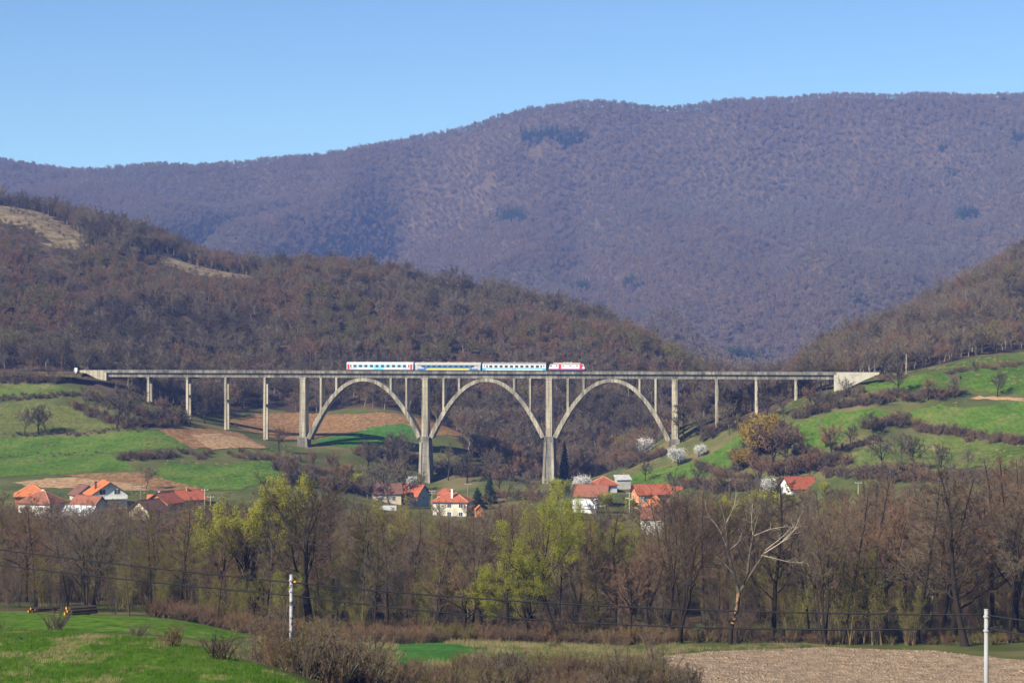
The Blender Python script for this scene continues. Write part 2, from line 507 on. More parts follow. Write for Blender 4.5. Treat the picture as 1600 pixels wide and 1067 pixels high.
# ------------------------------------------------------------------ fields draped over the ground
def field_mat(name, cols, scale, pos=None, bump=0.08, furrow=0.0, ang=0.0, fine=.9):
    m = mat(name, cols, scale, rough=1.0, coord='WORLD', detail=9, pos=pos, bump=bump, bscale=scale * 12, spec=0.0, noise_rough=.65)
    N, L = m.node_tree.nodes, m.node_tree.links
    b_ = N['Principled BSDF']; src = b_.inputs['Base Color'].links[0].from_socket
    fn = N.new('ShaderNodeTexNoise'); fn.inputs['Scale'].default_value = fine; fn.inputs['Detail'].default_value = 6
    mpf = N.new('ShaderNodeMapping'); mpf.inputs['Rotation'].default_value = (0, 0, .4); mpf.inputs['Scale'].default_value = (1, .35, 1)
    L.new(N.new('ShaderNodeNewGeometry').outputs['Position'], mpf.inputs['Vector']); L.new(mpf.outputs[0], fn.inputs['Vector'])
    mrf = N.new('ShaderNodeMapRange'); mrf.inputs['From Min'].default_value = .33; mrf.inputs['From Max'].default_value = .67; mrf.inputs['To Min'].default_value = .70; mrf.inputs['To Max'].default_value = 1.2
    L.new(fn.outputs['Fac'], mrf.inputs['Value'])
    hsf = N.new('ShaderNodeHueSaturation'); L.new(mrf.outputs[0], hsf.inputs['Value']); L.new(src, hsf.inputs['Color']); L.new(hsf.outputs[0], b_.inputs['Base Color'])
    if furrow:
        w = N.new('ShaderNodeTexWave'); w.inputs['Scale'].default_value = furrow; w.inputs['Distortion'].default_value = 2.5; w.inputs['Detail'].default_value = 3
        mp = N.new('ShaderNodeMapping'); mp.inputs['Rotation'].default_value = (0, 0, ang)
        L.new(N.new('ShaderNodeNewGeometry').outputs['Position'], mp.inputs['Vector']); L.new(mp.outputs[0], w.inputs['Vector'])
        bp = N.new('ShaderNodeBump'); bp.inputs['Distance'].default_value = 0.22
        L.new(w.outputs['Fac'], bp.inputs['Height'])
        old = [l for l in L if l.to_socket == N['Principled BSDF'].inputs['Normal']][0].from_node
        L.new(old.outputs[0], bp.inputs['Normal']); L.new(bp.outputs[0], N['Principled BSDF'].inputs['Normal'])
    return m
M['green'] = field_mat('meadow_green', [(.048, .09, .014), (.072, .134, .018), (.105, .147, .03), (.175, .152, .062)], .07, [.3, .48, .62, .76])
M['green2'] = field_mat('meadow_worn', [(.065, .095, .02), (.095, .13, .028), (.165, .145, .06)], .10, [.33, .5, .7])
M['olive'] = field_mat('meadow_olive', [(.075, .095, .024), (.11, .125, .036), (.17, .145, .06)], .10, [.33, .5, .7])
M['young'] = field_mat('young_corn', [(.035, .105, .022), (.052, .145, .028), (.085, .17, .035)], .06)
M['plough'] = field_mat('ploughed_soil', [(.17, .095, .045), (.30, .175, .085), (.40, .25, .125)], .5, [.33, .5, .7], bump=.25, furrow=.35, ang=.5)
M['plough_pale'] = field_mat('dry_soil', [(.26, .16, .085), (.36, .235, .13), (.43, .29, .165)], .45, [.33, .5, .7], bump=.15)
M['plough_near'] = field_mat('near_ploughed_soil', [(.21, .152, .10), (.275, .205, .138), (.325, .248, .17)], .35, [.3, .5, .7], bump=.06)
M['scrub_soil'] = field_mat('scrub_soil', [(.04, .034, .02), (.075, .06, .032), (.12, .09, .05)], .3, [.33, .5, .7])
M['clearing'] = field_mat('hill_clearing', [(.11, .085, .05), (.19, .15, .09), (.27, .215, .135)], .14, [.36, .5, .66])
M['straw'] = field_mat('dry_grass', [(.24, .185, .11), (.34, .27, .165), (.42, .345, .22)], .12, [.33, .5, .7])
M['near_grass'] = field_mat('near_grass', [(.045, .095, .010), (.07, .145, .014), (.10, .165, .024), (.17, .175, .05), (.31, .245, .115)], .34, [.32, .46, .58, .67, .79])

rngF = np.random.default_rng(5)
def in_poly(x, y, poly):
    poly = np.asarray(poly); x = np.asarray(x); y = np.asarray(y)
    ins = np.zeros(x.shape, bool)
    j = len(poly) - 1
    for i in range(len(poly)):
        xi, yi, xj, yj = poly[i, 0], poly[i, 1], poly[j, 0], poly[j, 1]
        c = ((yi > y) != (yj > y)) & (x < (xj - xi) * (y - yi) / (yj - yi + 1e-12) + xi)
        ins ^= c
        j = i
    return ins
FIELDS = []
def field(name, outline, m, lift=0.14, step=4.0, jit=0.5, plan=None):
    """outline of (column,row) points that lie on the ground; becomes a patch laid on the terrain"""
    w = np.array(plan if plan is not None else [ground(*p)[:2] for p in outline])
    bd = []
    for i in range(len(w)):
        a, b = w[i], w[(i + 1) % len(w)]
        k = max(1, int(np.linalg.norm(b - a) / (step * .6)))
        for t in range(k):
            bd.append(a + (b - a) * t / k + (rngF.normal(0, jit, 2) if k > 1 else 0))
    bd = np.array(bd)
    x0, y0 = bd.min(0); x1, y1 = bd.max(0)
    qx, qy = np.meshgrid(np.arange(x0, x1, step), np.arange(y0, y1, step))
    ok = in_poly(qx.ravel(), qy.ravel(), bd)
    q = np.stack([qx.ravel()[ok], qy.ravel()[ok]], -1) + rngF.uniform(-.2, .2, (ok.sum(), 2)) * step
    allp = np.concatenate([bd, q])
    nb = len(bd)
    vs, _, fs, *_ = delaunay_2d_cdt([Vector(p) for p in allp], [(i, (i + 1) % nb) for i in range(nb)], [], 1, 1e-4)
    v = np.array([(p.x, p.y) for p in vs])
    z = H(v[:, 0], v[:, 1]) + lift
    me = new_mesh(name, np.column_stack([v, z]), tris=[f for f in fs if len(f) == 3], mats=[m], smooth_shade=True)
    o = tag(link(name, me), kind='structure')
    FIELDS.append(bd)
    return o
field('meadow', [(-60,1110),(120,1110),(330,1100),(480,1069),(430,1051),(330,1019),(240,998),(120,989),(0,984),(-60,982)], M['near_grass'], .05, 2.0, .25)
field('meadow', None, M['near_grass'], .06, 4.0, plan=[(XU(-80,262),255),(XU(100,258),255),(XU(250,258),255),(XU(330,255),255),(XU(420,285),285),(XU(290,297),297),(XU(150,301),301),(XU(0,303),303),(XU(-80,304),304)])
field('meadow', [(610,1006),(690,1004),(760,1018),(700,1034),(630,1038)], M['young'], .06, 3.0)
field('ploughed_field', [(1035,1024),(1110,1017),(1300,1011),(1460,1016),(1620,1031),(1640,1090),(1300,1100),(1080,1085)], M['plough_near'], .05, 2.5, .3)
# left terraces
field('ploughed_field', [(20,754),(75,748),(170,744),(235,743),(300,764),(200,767),(60,763)], M['plough_pale'])
field('ploughed_field', [(95,743),(225,740),(318,764),(240,768),(205,756),(150,750)], M['plough'], .24)
field('meadow', [(-40,718),(60,712),(180,710),(215,735),(100,741),(-40,746)], M['green'])
field('meadow', [(235,742),(260,722),(360,728),(460,720),(470,742),(380,765),(310,766)], M['green'])
field('meadow', [(-40,684),(100,682),(255,676),(298,702),(200,706),(-40,712)], M['green'])
field('meadow', [(-40,632),(60,629),(130,640),(185,668),(60,676),(-40,678)], M['olive'])
field('meadow', [(-40,602),(60,601),(125,610),(130,616),(40,622),(-40,621)], M['green2'])
field('ploughed_field', [(250,672),(310,668),(375,677),(420,700),(300,702)], M['plough'])
field('ploughed_field', [(300,680),(345,678),(400,692),(415,702),(330,704)], M['plough_pale'], .24)
field('ploughed_field', [(355,655),(400,646),(470,644),(560,647),(640,650),(700,668),(735,686),(660,684),(620,668),(560,674),(500,686),(420,683),(370,668)], M['plough'])
field('young_corn_field', [(488,688),(540,680),(580,668),(630,663),(668,676),(650,690),(600,704),(560,706),(500,694)], M['young'], .22)
field('meadow', [(340,690),(400,704),(460,712),(470,726),(380,720)], M['olive'], .16)
# right fields
field('meadow', [(960,752),(1000,738),(1080,722),(1140,690),(1170,664),(1190,690),(1150,728),(1080,748),(1000,762)], M['green'])
field('meadow', [(1235,664),(1300,646),(1360,640),(1400,648),(1330,672),(1290,712),(1240,712)], M['green'])
field('meadow', [(1395,642),(1470,634),(1620,626),(1620,684),(1560,678),(1480,664)], M['green'])
field('meadow', [(1300,718),(1360,700),(1430,681),(1500,684),(1620,700),(1620,740),(1420,750),(1330,740)], M['green2'])
field('meadow', [(1340,612),(1375,592),(1450,586),(1500,580),(1620,573),(1620,620),(1510,608),(1420,612)], M['green'])
field('meadow', [(1455,578),(1500,566),(1560,556),(1620,546),(1620,566),(1530,574)], M['green2'])
field('dirt_track', [(1500,622),(1530,620),(1620,627),(1620,630),(1540,624)], M['plough_pale'], .2)
# dry clearings on the left hill
field('dry_clearing', None, M['clearing'], .3, 6.0, 4.0, plan=[(XU(c, y), y) for c, y in [(-120,1205),(0,1200),(60,1192),(105,1172),(130,1130),(138,1075),(100,1058),(60,1080),(0,1110),(-120,1125)]])
field('dry_clearing', None, M['clearing'], .3, 6.0, 4.0, plan=[(XU(c, y), y) for c, y in [(235,1118),(290,1122),(360,1108),(410,1075),(350,1052),(270,1062)]])
# ------------------------------------------------------------------ viaduct
A = R(11.0)
Y0 = 760.0
X0 = (760 - 800) / F * Y0
def bs(px):
    k = (px - 800) / F
    return (k * Y0 - X0) / (math.cos(A) + k * math.sin(A))
def bw(s, t=0.0):
    return X0 + s * math.cos(A) + t * math.sin(A), Y0 - s * math.sin(A) + t * math.cos(A)
def bz(s, py):
    return CZ - (py - 533.5) * bw(s)[1] / F
BW = 5.6                               # deck width
ZT, ZB, ZG, ZR = 48.45, 47.5, 45.8, 47.95   # top of edge beam, its underside, girder underside, rail head
bridge = empty('viaduct', (X0, Y0, 0), -A)
tag(bridge, 'grey concrete railway viaduct with three tall open-spandrel arches crossing the valley', 'viaduct')
sL, sR = bs(166), bs(1303)
S1, S2, S3, S4 = bs(472), bs(663), bs(857), bs(1054)
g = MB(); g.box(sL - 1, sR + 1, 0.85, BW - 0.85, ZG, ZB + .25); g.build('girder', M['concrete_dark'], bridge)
seg = np.linspace(sL - 1, sR + 1, 24)
for i in range(23):
    e, cp = MB(), MB()
    for y0, y1 in ((0, .42), (BW - .42, BW)):
        e.box(seg[i] + .02, seg[i + 1] - .02, y0, y1, ZB, ZT)
        cp.box(seg[i] + .02, seg[i + 1] - .02, y0 - .08, y1 + .08, ZT, ZT + .12)
    e.box(seg[i] + .02, seg[i + 1] - .02, .42, BW - .42, ZB, ZB + .22)
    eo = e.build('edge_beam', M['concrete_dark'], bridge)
    cp.build('coping', M['concrete'], eo)
b = MB(); b.box(sL - 1, sR + 1, .45, BW - .45, ZB + .25, ZR - .22); b.build('ballast_bed', M['ballast'], bridge)
for t in (BW / 2 - .75, BW / 2 + .75):
    r = MB(); r.box(sL - 1, sR + 1, t - .035, t + .035, ZR - .2, ZR); r.build('rail', M['rust'], bridge)
for i, s in enumerate(np.arange(sL, sR, 2.0)):
    h = MB()
    h.box(s - .03, s + .03, .1, .16, ZT + .12, ZT + .5)
    if i % 3 == 0: h.build('railing_post', M['rust'], bridge)

def base_z(s, t=2.8):
    x, y = bw(s, t)
    return h1(x, y)
# tall piers
def pier(s, zs, low, w0=2.2):
    """upper shaft from the springing zs to the girder, with a cap; low = list of (z, half width, y0, y1) below"""
    p = MB()
    p.frustum((s - w0 / 2 - .12, s + w0 / 2 + .12, .5, BW - .5), (s - w0 / 2, s + w0 / 2, .6, BW - .6), zs - .5, ZG - .5)
    p.box(s - w0 / 2 - .2, s + w0 / 2 + .2, .45, BW - .45, ZG - .5, ZG - .003)
    p.build('pier_shaft', M['concrete_pale'], bridge)
    q = MB()
    for (z1, a1, y01, y11), (z0, a0, y00, y10) in zip(low[:-1], low[1:]):
        q.frustum((s - a0, s + a0, y00, y10), (s - a1, s + a1, y01, y11), z0, z1)
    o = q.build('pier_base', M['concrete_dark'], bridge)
    return o
for s, zs_py in ((S2, 682), (S3, 682)):
    zs = bz(s, zs_py)
    zb = base_z(s) - 1.5
    zm = (zs + zb) / 2
    pier(s, zs, [(zs, 1.75, .35, BW - .35), (zs - 2.2, 1.85, .2, BW - .2), (zb, 2.35, -.35, BW + .7)])
    # proud edge ribs on the front and back of the base
    for sg in (-1, 1):
        rb = MB()
        for yf, yb, dy in ((.2, -.35, -1), (BW - .2, BW + .7, 1)):
            a1, a0 = s + sg * 1.85, s + sg * 2.35
            w = .95
            top = (min(a1, a1 - sg * w), max(a1, a1 - sg * w), min(yf, yf + dy * .35), max(yf, yf + dy * .35))
            bot = (min(a0, a0 - sg * w), max(a0, a0 - sg * w), min(yb, yb + dy * .35), max(yb, yb + dy * .35))
            rb.frustum(bot, top, zb, zs - 2.2)
        rb.build('pier_rib', M['concrete'], bridge)
for s, py in ((S1, 683), (S4, 686)):
    zs = bz(s, py)
    zb = min(base_z(s, 0), base_z(s, BW)) - 1.5
    pier(s, zs, [(zs, 1.9, .3, BW - .3), (zb, 2.3, .1, BW - .1)], 2.2)
# arches with their spandrel columns
def arch(sa, sb, zl, zr):
    mid, hw = (sa + sb) / 2, (sb - sa) / 2
    zc = ZG - .05
    top, bot = [], []
    n = 40
    for i in range(n + 1):
        u = -1 + 2 * i / n
        zz = zl if u < 0 else zr
        drop = (zc - zz) * abs(u) ** 2.12
        x = mid + u * hw
        slope = (zc - zz) * 2.12 * abs(u) ** 1.12 / hw * (1 if u > 0 else -1)
        nx, nz = -slope, -1.0
        l = math.hypot(nx, nz)
        th = 1.25 + .45 * abs(u)
        top.append((x, zc - drop))
        bot.append((x + nx / l * th, zc - drop + nz / l * th))
    o = MB()
    vs, fs = [], []
    for y in (.45, BW - .45):
        for a, c in zip(top, bot):
            vs += [(a[0], y, a[1]), (c[0], y, c[1])]
    m = 2 * (n + 1)
    for i in range(n):
        a = 2 * i
        fs += [(a, a + 1, a + 3, a + 2), (m + a, m + a + 2, m + a + 3, m + a + 1), (a, a + 2, m + a + 2, m + a), (a + 1, m + a + 1, m + a + 3, a + 3)]
    fs += [(0, m, m + 1, 1), (m - 2, m - 1, 2 * m - 1, 2 * m - 2)]
    o.add(vs, fs)
    o.build('arch_rib', M['concrete'], bridge)
    def ztop(x):
        u = (x - mid) / hw
        return zc - (zc - (zl if u < 0 else zr)) * abs(u) ** 2.12
    for x in (mid - hw * .745, mid - hw * .475, mid + hw * .475, mid + hw * .745):
        c = MB()
        zz = min(ztop(x - .42), ztop(x + .42)) - .3
        c.box(x - .38, x + .38, .65, BW - .65, zz, ZG - .25)
        c.box(x - .55, x + .55, .6, BW - .6, ZG - .25, ZG - .003)
        c.build('spandrel_column', M['concrete_pale'], bridge)
hw_in = 1.55
arch(S1 + hw_in, S2 - hw_in, bz(S1, 684), bz(S2, 682))
arch(S2 + hw_in, S3 - hw_in, bz(S2, 682), bz(S3, 682))
arch(S3 + hw_in, S4 - hw_in, bz(S3, 682), bz(S4, 688))
# slender twin-column piers of the approach spans
for px in (230, 291, 351, 412, 1119, 1181, 1243):
    s = bs(px)
    zb0, zb1 = base_z(s, .9) - 1, base_z(s, BW - 1.2) - 1
    for t, zb in ((.75, zb0), (BW - 1.65, zb1)):
        c = MB(); c.box(s - .45, s + .45, t, t + .9, zb, ZG - .7); c.build('approach_column', M['concrete_pale'], bridge)
    c = MB(); c.box(s - .55, s + .55, .6, BW - .6, ZG - .7, ZG - .003); c.build('pier_cap', M['concrete'], bridge)
    if zb0 < ZG - 12:
        zm = zb0 + (ZG - zb0) * .55
        c = MB(); c.box(s - .3, s + .3, 1.653, BW - 1.653, zm, zm + .9); c.build('cross_beam', M['concrete'], bridge)
# abutments
z0 = ZT + .05
a = MB(); a.prism([(bs(166), 44.3), (bs(166), z0), (bs(118), z0), (bs(118), z0 - .8), (bs(134), z0 - 1.2), (bs(152), 45.0)][::-1], .02, BW - .02); a.build('abutment', M['concrete_pale'], bridge)
a = MB(); a.prism([(bs(1303), 40.5), (bs(1318), 41.8), (bs(1350), 45.6), (bs(1374), z0 - .6), (bs(1374), z0), (bs(1303), z0)], .02, BW - .02); a.build('abutment', M['concrete_new'], bridge)
# track beyond the bridge on low embankments
def embank(sa, sb, kind):
    t = MB()
    ss = np.linspace(sa, sb, 16)
    vs, fs = [], []
    for s in ss:
        for t_, z in ((-2.5, -2.2), (.2, -.35), (BW - .2, -.35), (BW + 2.5, -2.2)):
            x, y = s, t_
            vs.append((x, y, ZR + z))
    for i in range(len(ss) - 1):
        for k in range(3):
            fs.append((4 * i + k, 4 * i + 4 + k, 4 * i + 5 + k, 4 * i + 1 + k))
    t.add(vs, fs)
    o = t.build('railway_embankment', kind)
    o.location = bridge.location; o.rotation_euler = bridge.rotation_euler
    tag(o, kind='structure')
embank(bs(-120), bs(130), M['scrub_soil'])
embank(bs(1366), bs(1500), M['scrub_soil'])
tr = MB(); tr.box(bs(-120), sL - 1.01, .5, BW - .5, ZR - .6, ZR - .2); tr.box(sR + 1.01, bs(1500), .5, BW - .5, ZR - .6, ZR - .2)
o = tr.build('track_bed', M['ballast']); o.location = bridge.location; o.rotation_euler = bridge.rotation_euler; tag(o, kind='structure')

# catenary masts
MAST = [(87, 'slim rusty catenary mast left of the viaduct in the wood'), (478, 'slim rusty catenary mast on the deck above the leftmost arch foot'),
        (1059, 'slim rusty catenary mast on the deck above the rightmost arch foot'), (1187, 'slim rusty catenary mast between the two right slender piers'),
        (1325, 'slim rusty catenary mast above the right abutment'), (1416, 'pale catenary mast beside the track right of the abutment'), (1560, 'slim catenary mast among the upper right meadows')]
for px, lab in MAST:
    s = bs(px)
    x, y = bw(s, BW + .3)
    m = empty('catenary_mast', (x, y, ZR - .8), -A)
    tag(m, lab, 'mast', 'catenary masts along the line')
    mm = M['concrete_pale'] if px == 1416 else M['rust']
    p = MB()
    for dx in (-.14, .14):
        p.frustum((dx - .06, dx + .06, -.1, .1), (dx * .7 - .05, dx * .7 + .05, -.08, .08), 0, 8.3)
    for k in range(9):
        p.box(-.14, .14, -.04, .04, .5 + k * .85, .58 + k * .85)
    p.build('post', mm, m)
    q = MB(); q.tube([(0, -.1, 7.2), (0, -2.4, 7.5)], .04, 5); q.tube([(0, -.1, 6.1), (0, -2.4, 7.4)], .035, 5); q.tube([(0, -1.2, 6.6), (0, -2.9, 6.1)], .03, 5)
    q.build('bracket', mm, m)
wz = []
cw = MB()
ms = [bs(p) for p in (-105, 87, 283, 478, 671, 865, 1059, 1187, 1325, 1416, 1560, 1760)]
for a_, b_ in zip(ms[:-1], ms[1:]):
    for zc_, sag in ((7.5, 1.0), (6.1, .05)):
        cw.tube([(a_ + (b_ - a_) * k / 8, BW / 2 + .2, ZR - .8 + zc_ - sag * (1 - (2 * k / 8 - 1) ** 2)) for k in range(9)], .018, 4)
o = cw.build('overhead_line', M['wire']); o.location = bridge.location; o.rotation_euler = bridge.rotation_euler
tag(o, 'thin overhead contact wires strung along the railway line', 'wire')
# white trackside cabinet by the left abutment
s = bs(120); x, y = bw(s, -.6)
c = empty('trackside_cabinet', (x, y, ZR - .3), -A); tag(c, 'small white trackside cabinet on the left abutment', 'cabinet')
q = MB(); q.box(-.55, .55, -.35, .35, .25, 1.75); q.build('housing', M['concrete_pale'] if 0 else mat('white_paint', [(.75, .75, .74), (.8, .8, .79)], 2), c)
q = MB(); q.box(-.65, .65, -.42, .42, 1.75, 1.85); q.build('lid', M['steel'], c)
q = MB(); q.box(-.45, .45, -.3, .3, -.4, .25); q.build('plinth', M['concrete'], c)
# ------------------------------------------------------------------ train
def paint(name, c, rough=.45):
    return mat(name, [tuple(v * .88 for v in c), c, tuple(min(1, v * 1.05) for v in c)], .6, rough=rough, spec=.4)
TM = dict(white=paint('coach_white', (.60, .61, .63)), lblue=paint('coach_light_blue', (.20, .55, .80)), blue=paint('coach_blue', (.035, .16, .42)), red=paint('coach_red', (.72, .03, .04)),
          yellow=paint('coach_yellow', (.66, .53, .12)), grey=paint('coach_grey', (.42, .42, .42)), beige=paint('coach_beige', (.36, .33, .29)), mid=paint('coach_mid_blue', (.045, .18, .40)),
          cyan=paint('coach_cyan', (.05, .42, .66)), royal=paint('loco_blue', (.03, .055, .30)), roof=paint('coach_roof', (.20, .20, .20), .7), proof=paint('coach_pale_roof', (.58, .62, .68), .6),
          under=mat('underframe', [(.02, .018, .016), (.05, .045, .04)], 2), plum=paint('coach_plum', (.20, .07, .14)), lgrey=paint('loco_roof', (.40, .37, .35), .7))
GLASS = mat('window_glass', [(.03, .04, .055), (.05, .065, .085)], .8, rough=.12, spec=.6)
TC = BW / 2        # track centre, across the deck
WID = 1.42
class Pair:
    """the same piece on the two flanks, each its own object"""
    def __init__(self, ms): self.ms = ms
    def build(self, *a):
        for m in self.ms: m.build(*a)
def side_panel(x0, x1, z0, z1, y, d=.012):
    """thin panel on both flanks, d proud of the side"""
    ms = []
    for sg in (-1, 1):
        a, b = (y, y + d)
        ms.append(MB().box(x0, x1, min(sg * a, sg * b), max(sg * a, sg * b), z0, z1))
    return Pair(ms)
def slanted_panel(poly, y, d):
    return Pair([MB().prism(poly, min(sg * y, sg * (y + d)), max(sg * y, sg * (y + d))) for sg in (-1, 1)])
def bogie(root, x, wheels=(-1.25, 1.25)):
    b = MB()
    for sg in (-1, 1):
        b.box(x - 1.75, x + 1.75, sg * 1.05 - .08, sg * 1.05 + .08, .35, .72)
    b.box(x - .4, x + .4, -1.0, 1.0, .4, .8)
    o = b.build('bogie', TM['under'], root)
    for dx in wheels:
        for sg in (-1, 1):
            w = MB()
            n = 14
            vs = [(x + dx + .46 * math.cos(2 * math.pi * k / n), sg * .75 + e, .46 + .46 * math.sin(2 * math.pi * k / n)) for e in (-.06, .06) for k in range(n)]
            w.add(vs, [tuple(range(n)), tuple(range(2 * n - 1, n - 1, -1))] + [(k, k + n, (k + 1) % n + n, (k + 1) % n) for k in range(n)])
            w.build('wheel', TM['rust'] if 0 else M['rust'], o)
def car_root(pa, pb, label, name, cat):
    s0, s1 = bs(pa), bs(pb)
    s = (s0 + s1) / 2
    x, y = bw(s, TC)
    o = empty(name, (x, y, ZR), -A)
    tag(o, label, cat)
    return o, (s1 - s0)
def profile(zb, zs, zt, w=WID):
    """body cross-section (y,z) with a rounded roof"""
    p = [(-w, zb), (w, zb), (w, zs)]
    for k in range(1, 8):
        a = math.pi * k / 8
        p.append((w * math.cos(a), zs + (zt - zs) * math.sin(a)))
    p.append((-w, zs))
    return p
def coach(pa, pb, label, kind):
    o, Ln = car_root(pa, pb, label, 'passenger_coach', 'coach')
    h = Ln / 2 - .25
    zb, zs, zt = .95, 3.3, 4.02
    body = MB(); body.prismx([(-WID, zb), (WID, zb), (WID, zs), (-WID, zs)], -h, h)
    body.build('body', TM[{'a': 'white', 'b': 'mid', 'c': 'white'}[kind]], o)
    rf = MB()
    pr = [(WID * math.cos(math.pi * k / 10), zs + .002 + (zt - zs) * math.sin(math.pi * k / 10)) for k in range(11)]
    rf.prismx(pr, -h + .02, h - .02)
    rfo = rf.build('roof', TM[{'a': 'proof', 'b': 'beige', 'c': 'roof'}[kind]], o)
    for k in range(5):
        v = MB(); v.box(-h + 3 + k * (2 * h - 6) / 4 - .25, -h + 3 + k * (2 * h - 6) / 4 + .25, -.3, .3, zt - .03, zt + .12); v.build('roof_vent', TM['grey'], rfo)
    for e in (-1, 1):
        gw = MB(); gw.box(e * h if e > 0 else -h - .25, h + .25 if e > 0 else -h, -.75, .75, 1.0, 3.25); gw.build('gangway', TM['under'], o)
    uf = MB(); uf.box(-h + .1, h - .1, -WID + .12, WID - .12, .72, zb - .003); uf.box(-3.2, 2.4, -1.1, 1.1, .3, .72); uf.box(4.2, 6.6, -1.1, 1.1, .35, .72); uf.build('underframe', TM['under'], o)
    bogie(o, -h + 3.4); bogie(o, h - 3.4)
    n = 10
    wz0, wz1 = 2.0, 2.95
    x0, x1 = -h + 2.3, h - 2.3
    xs = [x0 + (x1 - x0) * (k + .5) / n for k in range(n)]
    if kind == 'a':
        side_panel(-h + .02, h - .02, .97, 1.16, WID, .014).build('stripe', TM['blue'], o)
        slanted_panel([(-2.2, 1.18), (1.2, 1.18), (1.9, 1.75), (2.4, 2.0), (-3.2, 2.0), (-2.7, 1.75)], WID, .010).build('emblem_patch', TM['lblue'], o)
        for e in (-1, 1):
            side_panel(min(e * (h - .35), e * (h - 1.2)), max(e * (h - .35), e * (h - 1.2)), 1.17, 3.2, WID, .02).build('door', TM['red'], o)
            side_panel(min(e * (h - 1.3), e * (h - 4.2)), max(e * (h - 1.3), e * (h - 4.2)), 1.5, 1.68, WID, .012).build('stripe', TM['plum'], o)
        side_panel(-h, -h + .06, .97, 3.3, WID, .016).build('end_trim', TM['royal'], o)
        for i, x in enumerate(xs):
            side_panel(x - .62, x + .62, wz0, wz1, WID, .02).build('window', GLASS, o)
            if i < n - 1:
                xm = (x + xs[i + 1]) / 2
                side_panel(xm - .42, xm + .42, wz0 - .02, wz1 + .02, WID, .010).build('window_band', TM['lblue'], o)
        for e in (-1, 1):
            x = e * (h - 1.75)
            side_panel(x - .25, x + .25, wz0, wz1, WID, .02).build('window', GLASS, o)
    elif kind == 'b':
        side_panel(-h + .02, h - .02, 2.9, 3.3, WID, .008).build('grey_band', TM['grey'], o)
        slanted_panel([(-h + 4.2, 1.0), (h - 5.0, 1.0), (h - 4.2, 1.62), (-h + 5.4, 1.62)], WID, .012).build('yellow_band', TM['yellow'], o)
        side_panel(-h + .02, h - .02, 3.06, 3.16, WID, .014).build('stripe', TM['beige'], o)
        for e in (-1, 1):
            side_panel(min(e * (h - .3), e * (h - 1.15)), max(e * (h - .3), e * (h - 1.15)), 1.0, 3.0, WID, .015).build('door', TM['grey'], o)
            side_panel(min(e * (h - 1.2), e * (h - 3.6)), max(e * (h - 1.2), e * (h - 3.6)), 1.5, 2.55, WID, .010).build('grey_band', TM['grey'], o)
        for i, x in enumerate(xs):
            side_panel(x - .68, x + .68, wz0 + .05, wz1 - .15, WID, .02).build('window', GLASS, o)
    else:
        side_panel(-h + .02, h - .02, 1.42, 1.86, WID, .012).build('stripe', TM['cyan'], o)
        for e in (-1, 1):
            side_panel(min(e * (h - .05), e * (h - 1.25)), max(e * (h - .05), e * (h - 1.25)), .97, 1.40, WID, .014).build('stripe', TM['cyan'], o)
            side_panel(min(e * (h - .45), e * (h - 1.2)), max(e * (h - .45), e * (h - 1.2)), 1.0, 3.1, WID, .006).build('door', TM['white'], o)
            x = e * (h - .82); side_panel(x - .2, x + .2, 2.3, 2.9, WID, .02).build('window', GLASS, o)
            x = e * (h - 1.85); side_panel(x - .26, x + .26, wz0, wz1, WID, .02).build('window', GLASS, o)
        for x in xs:
            side_panel(x - .60, x + .60, wz0, wz1 - .05, WID, .02).build('window', GLASS, o)
        side_panel(-.8, .8, 1.26, 1.36, WID, .016).build('lettering_plate', TM['plum'], o)
coach(539, 645.2, 'white passenger coach with red ends and pale blue window band, last in the train', 'a')
coach(645.6, 751.2, 'blue and grey passenger coach with a yellow lower band', 'b')
coach(751.6, 853, 'white passenger coach with a cyan stripe, coupled behind the locomotive', 'c')
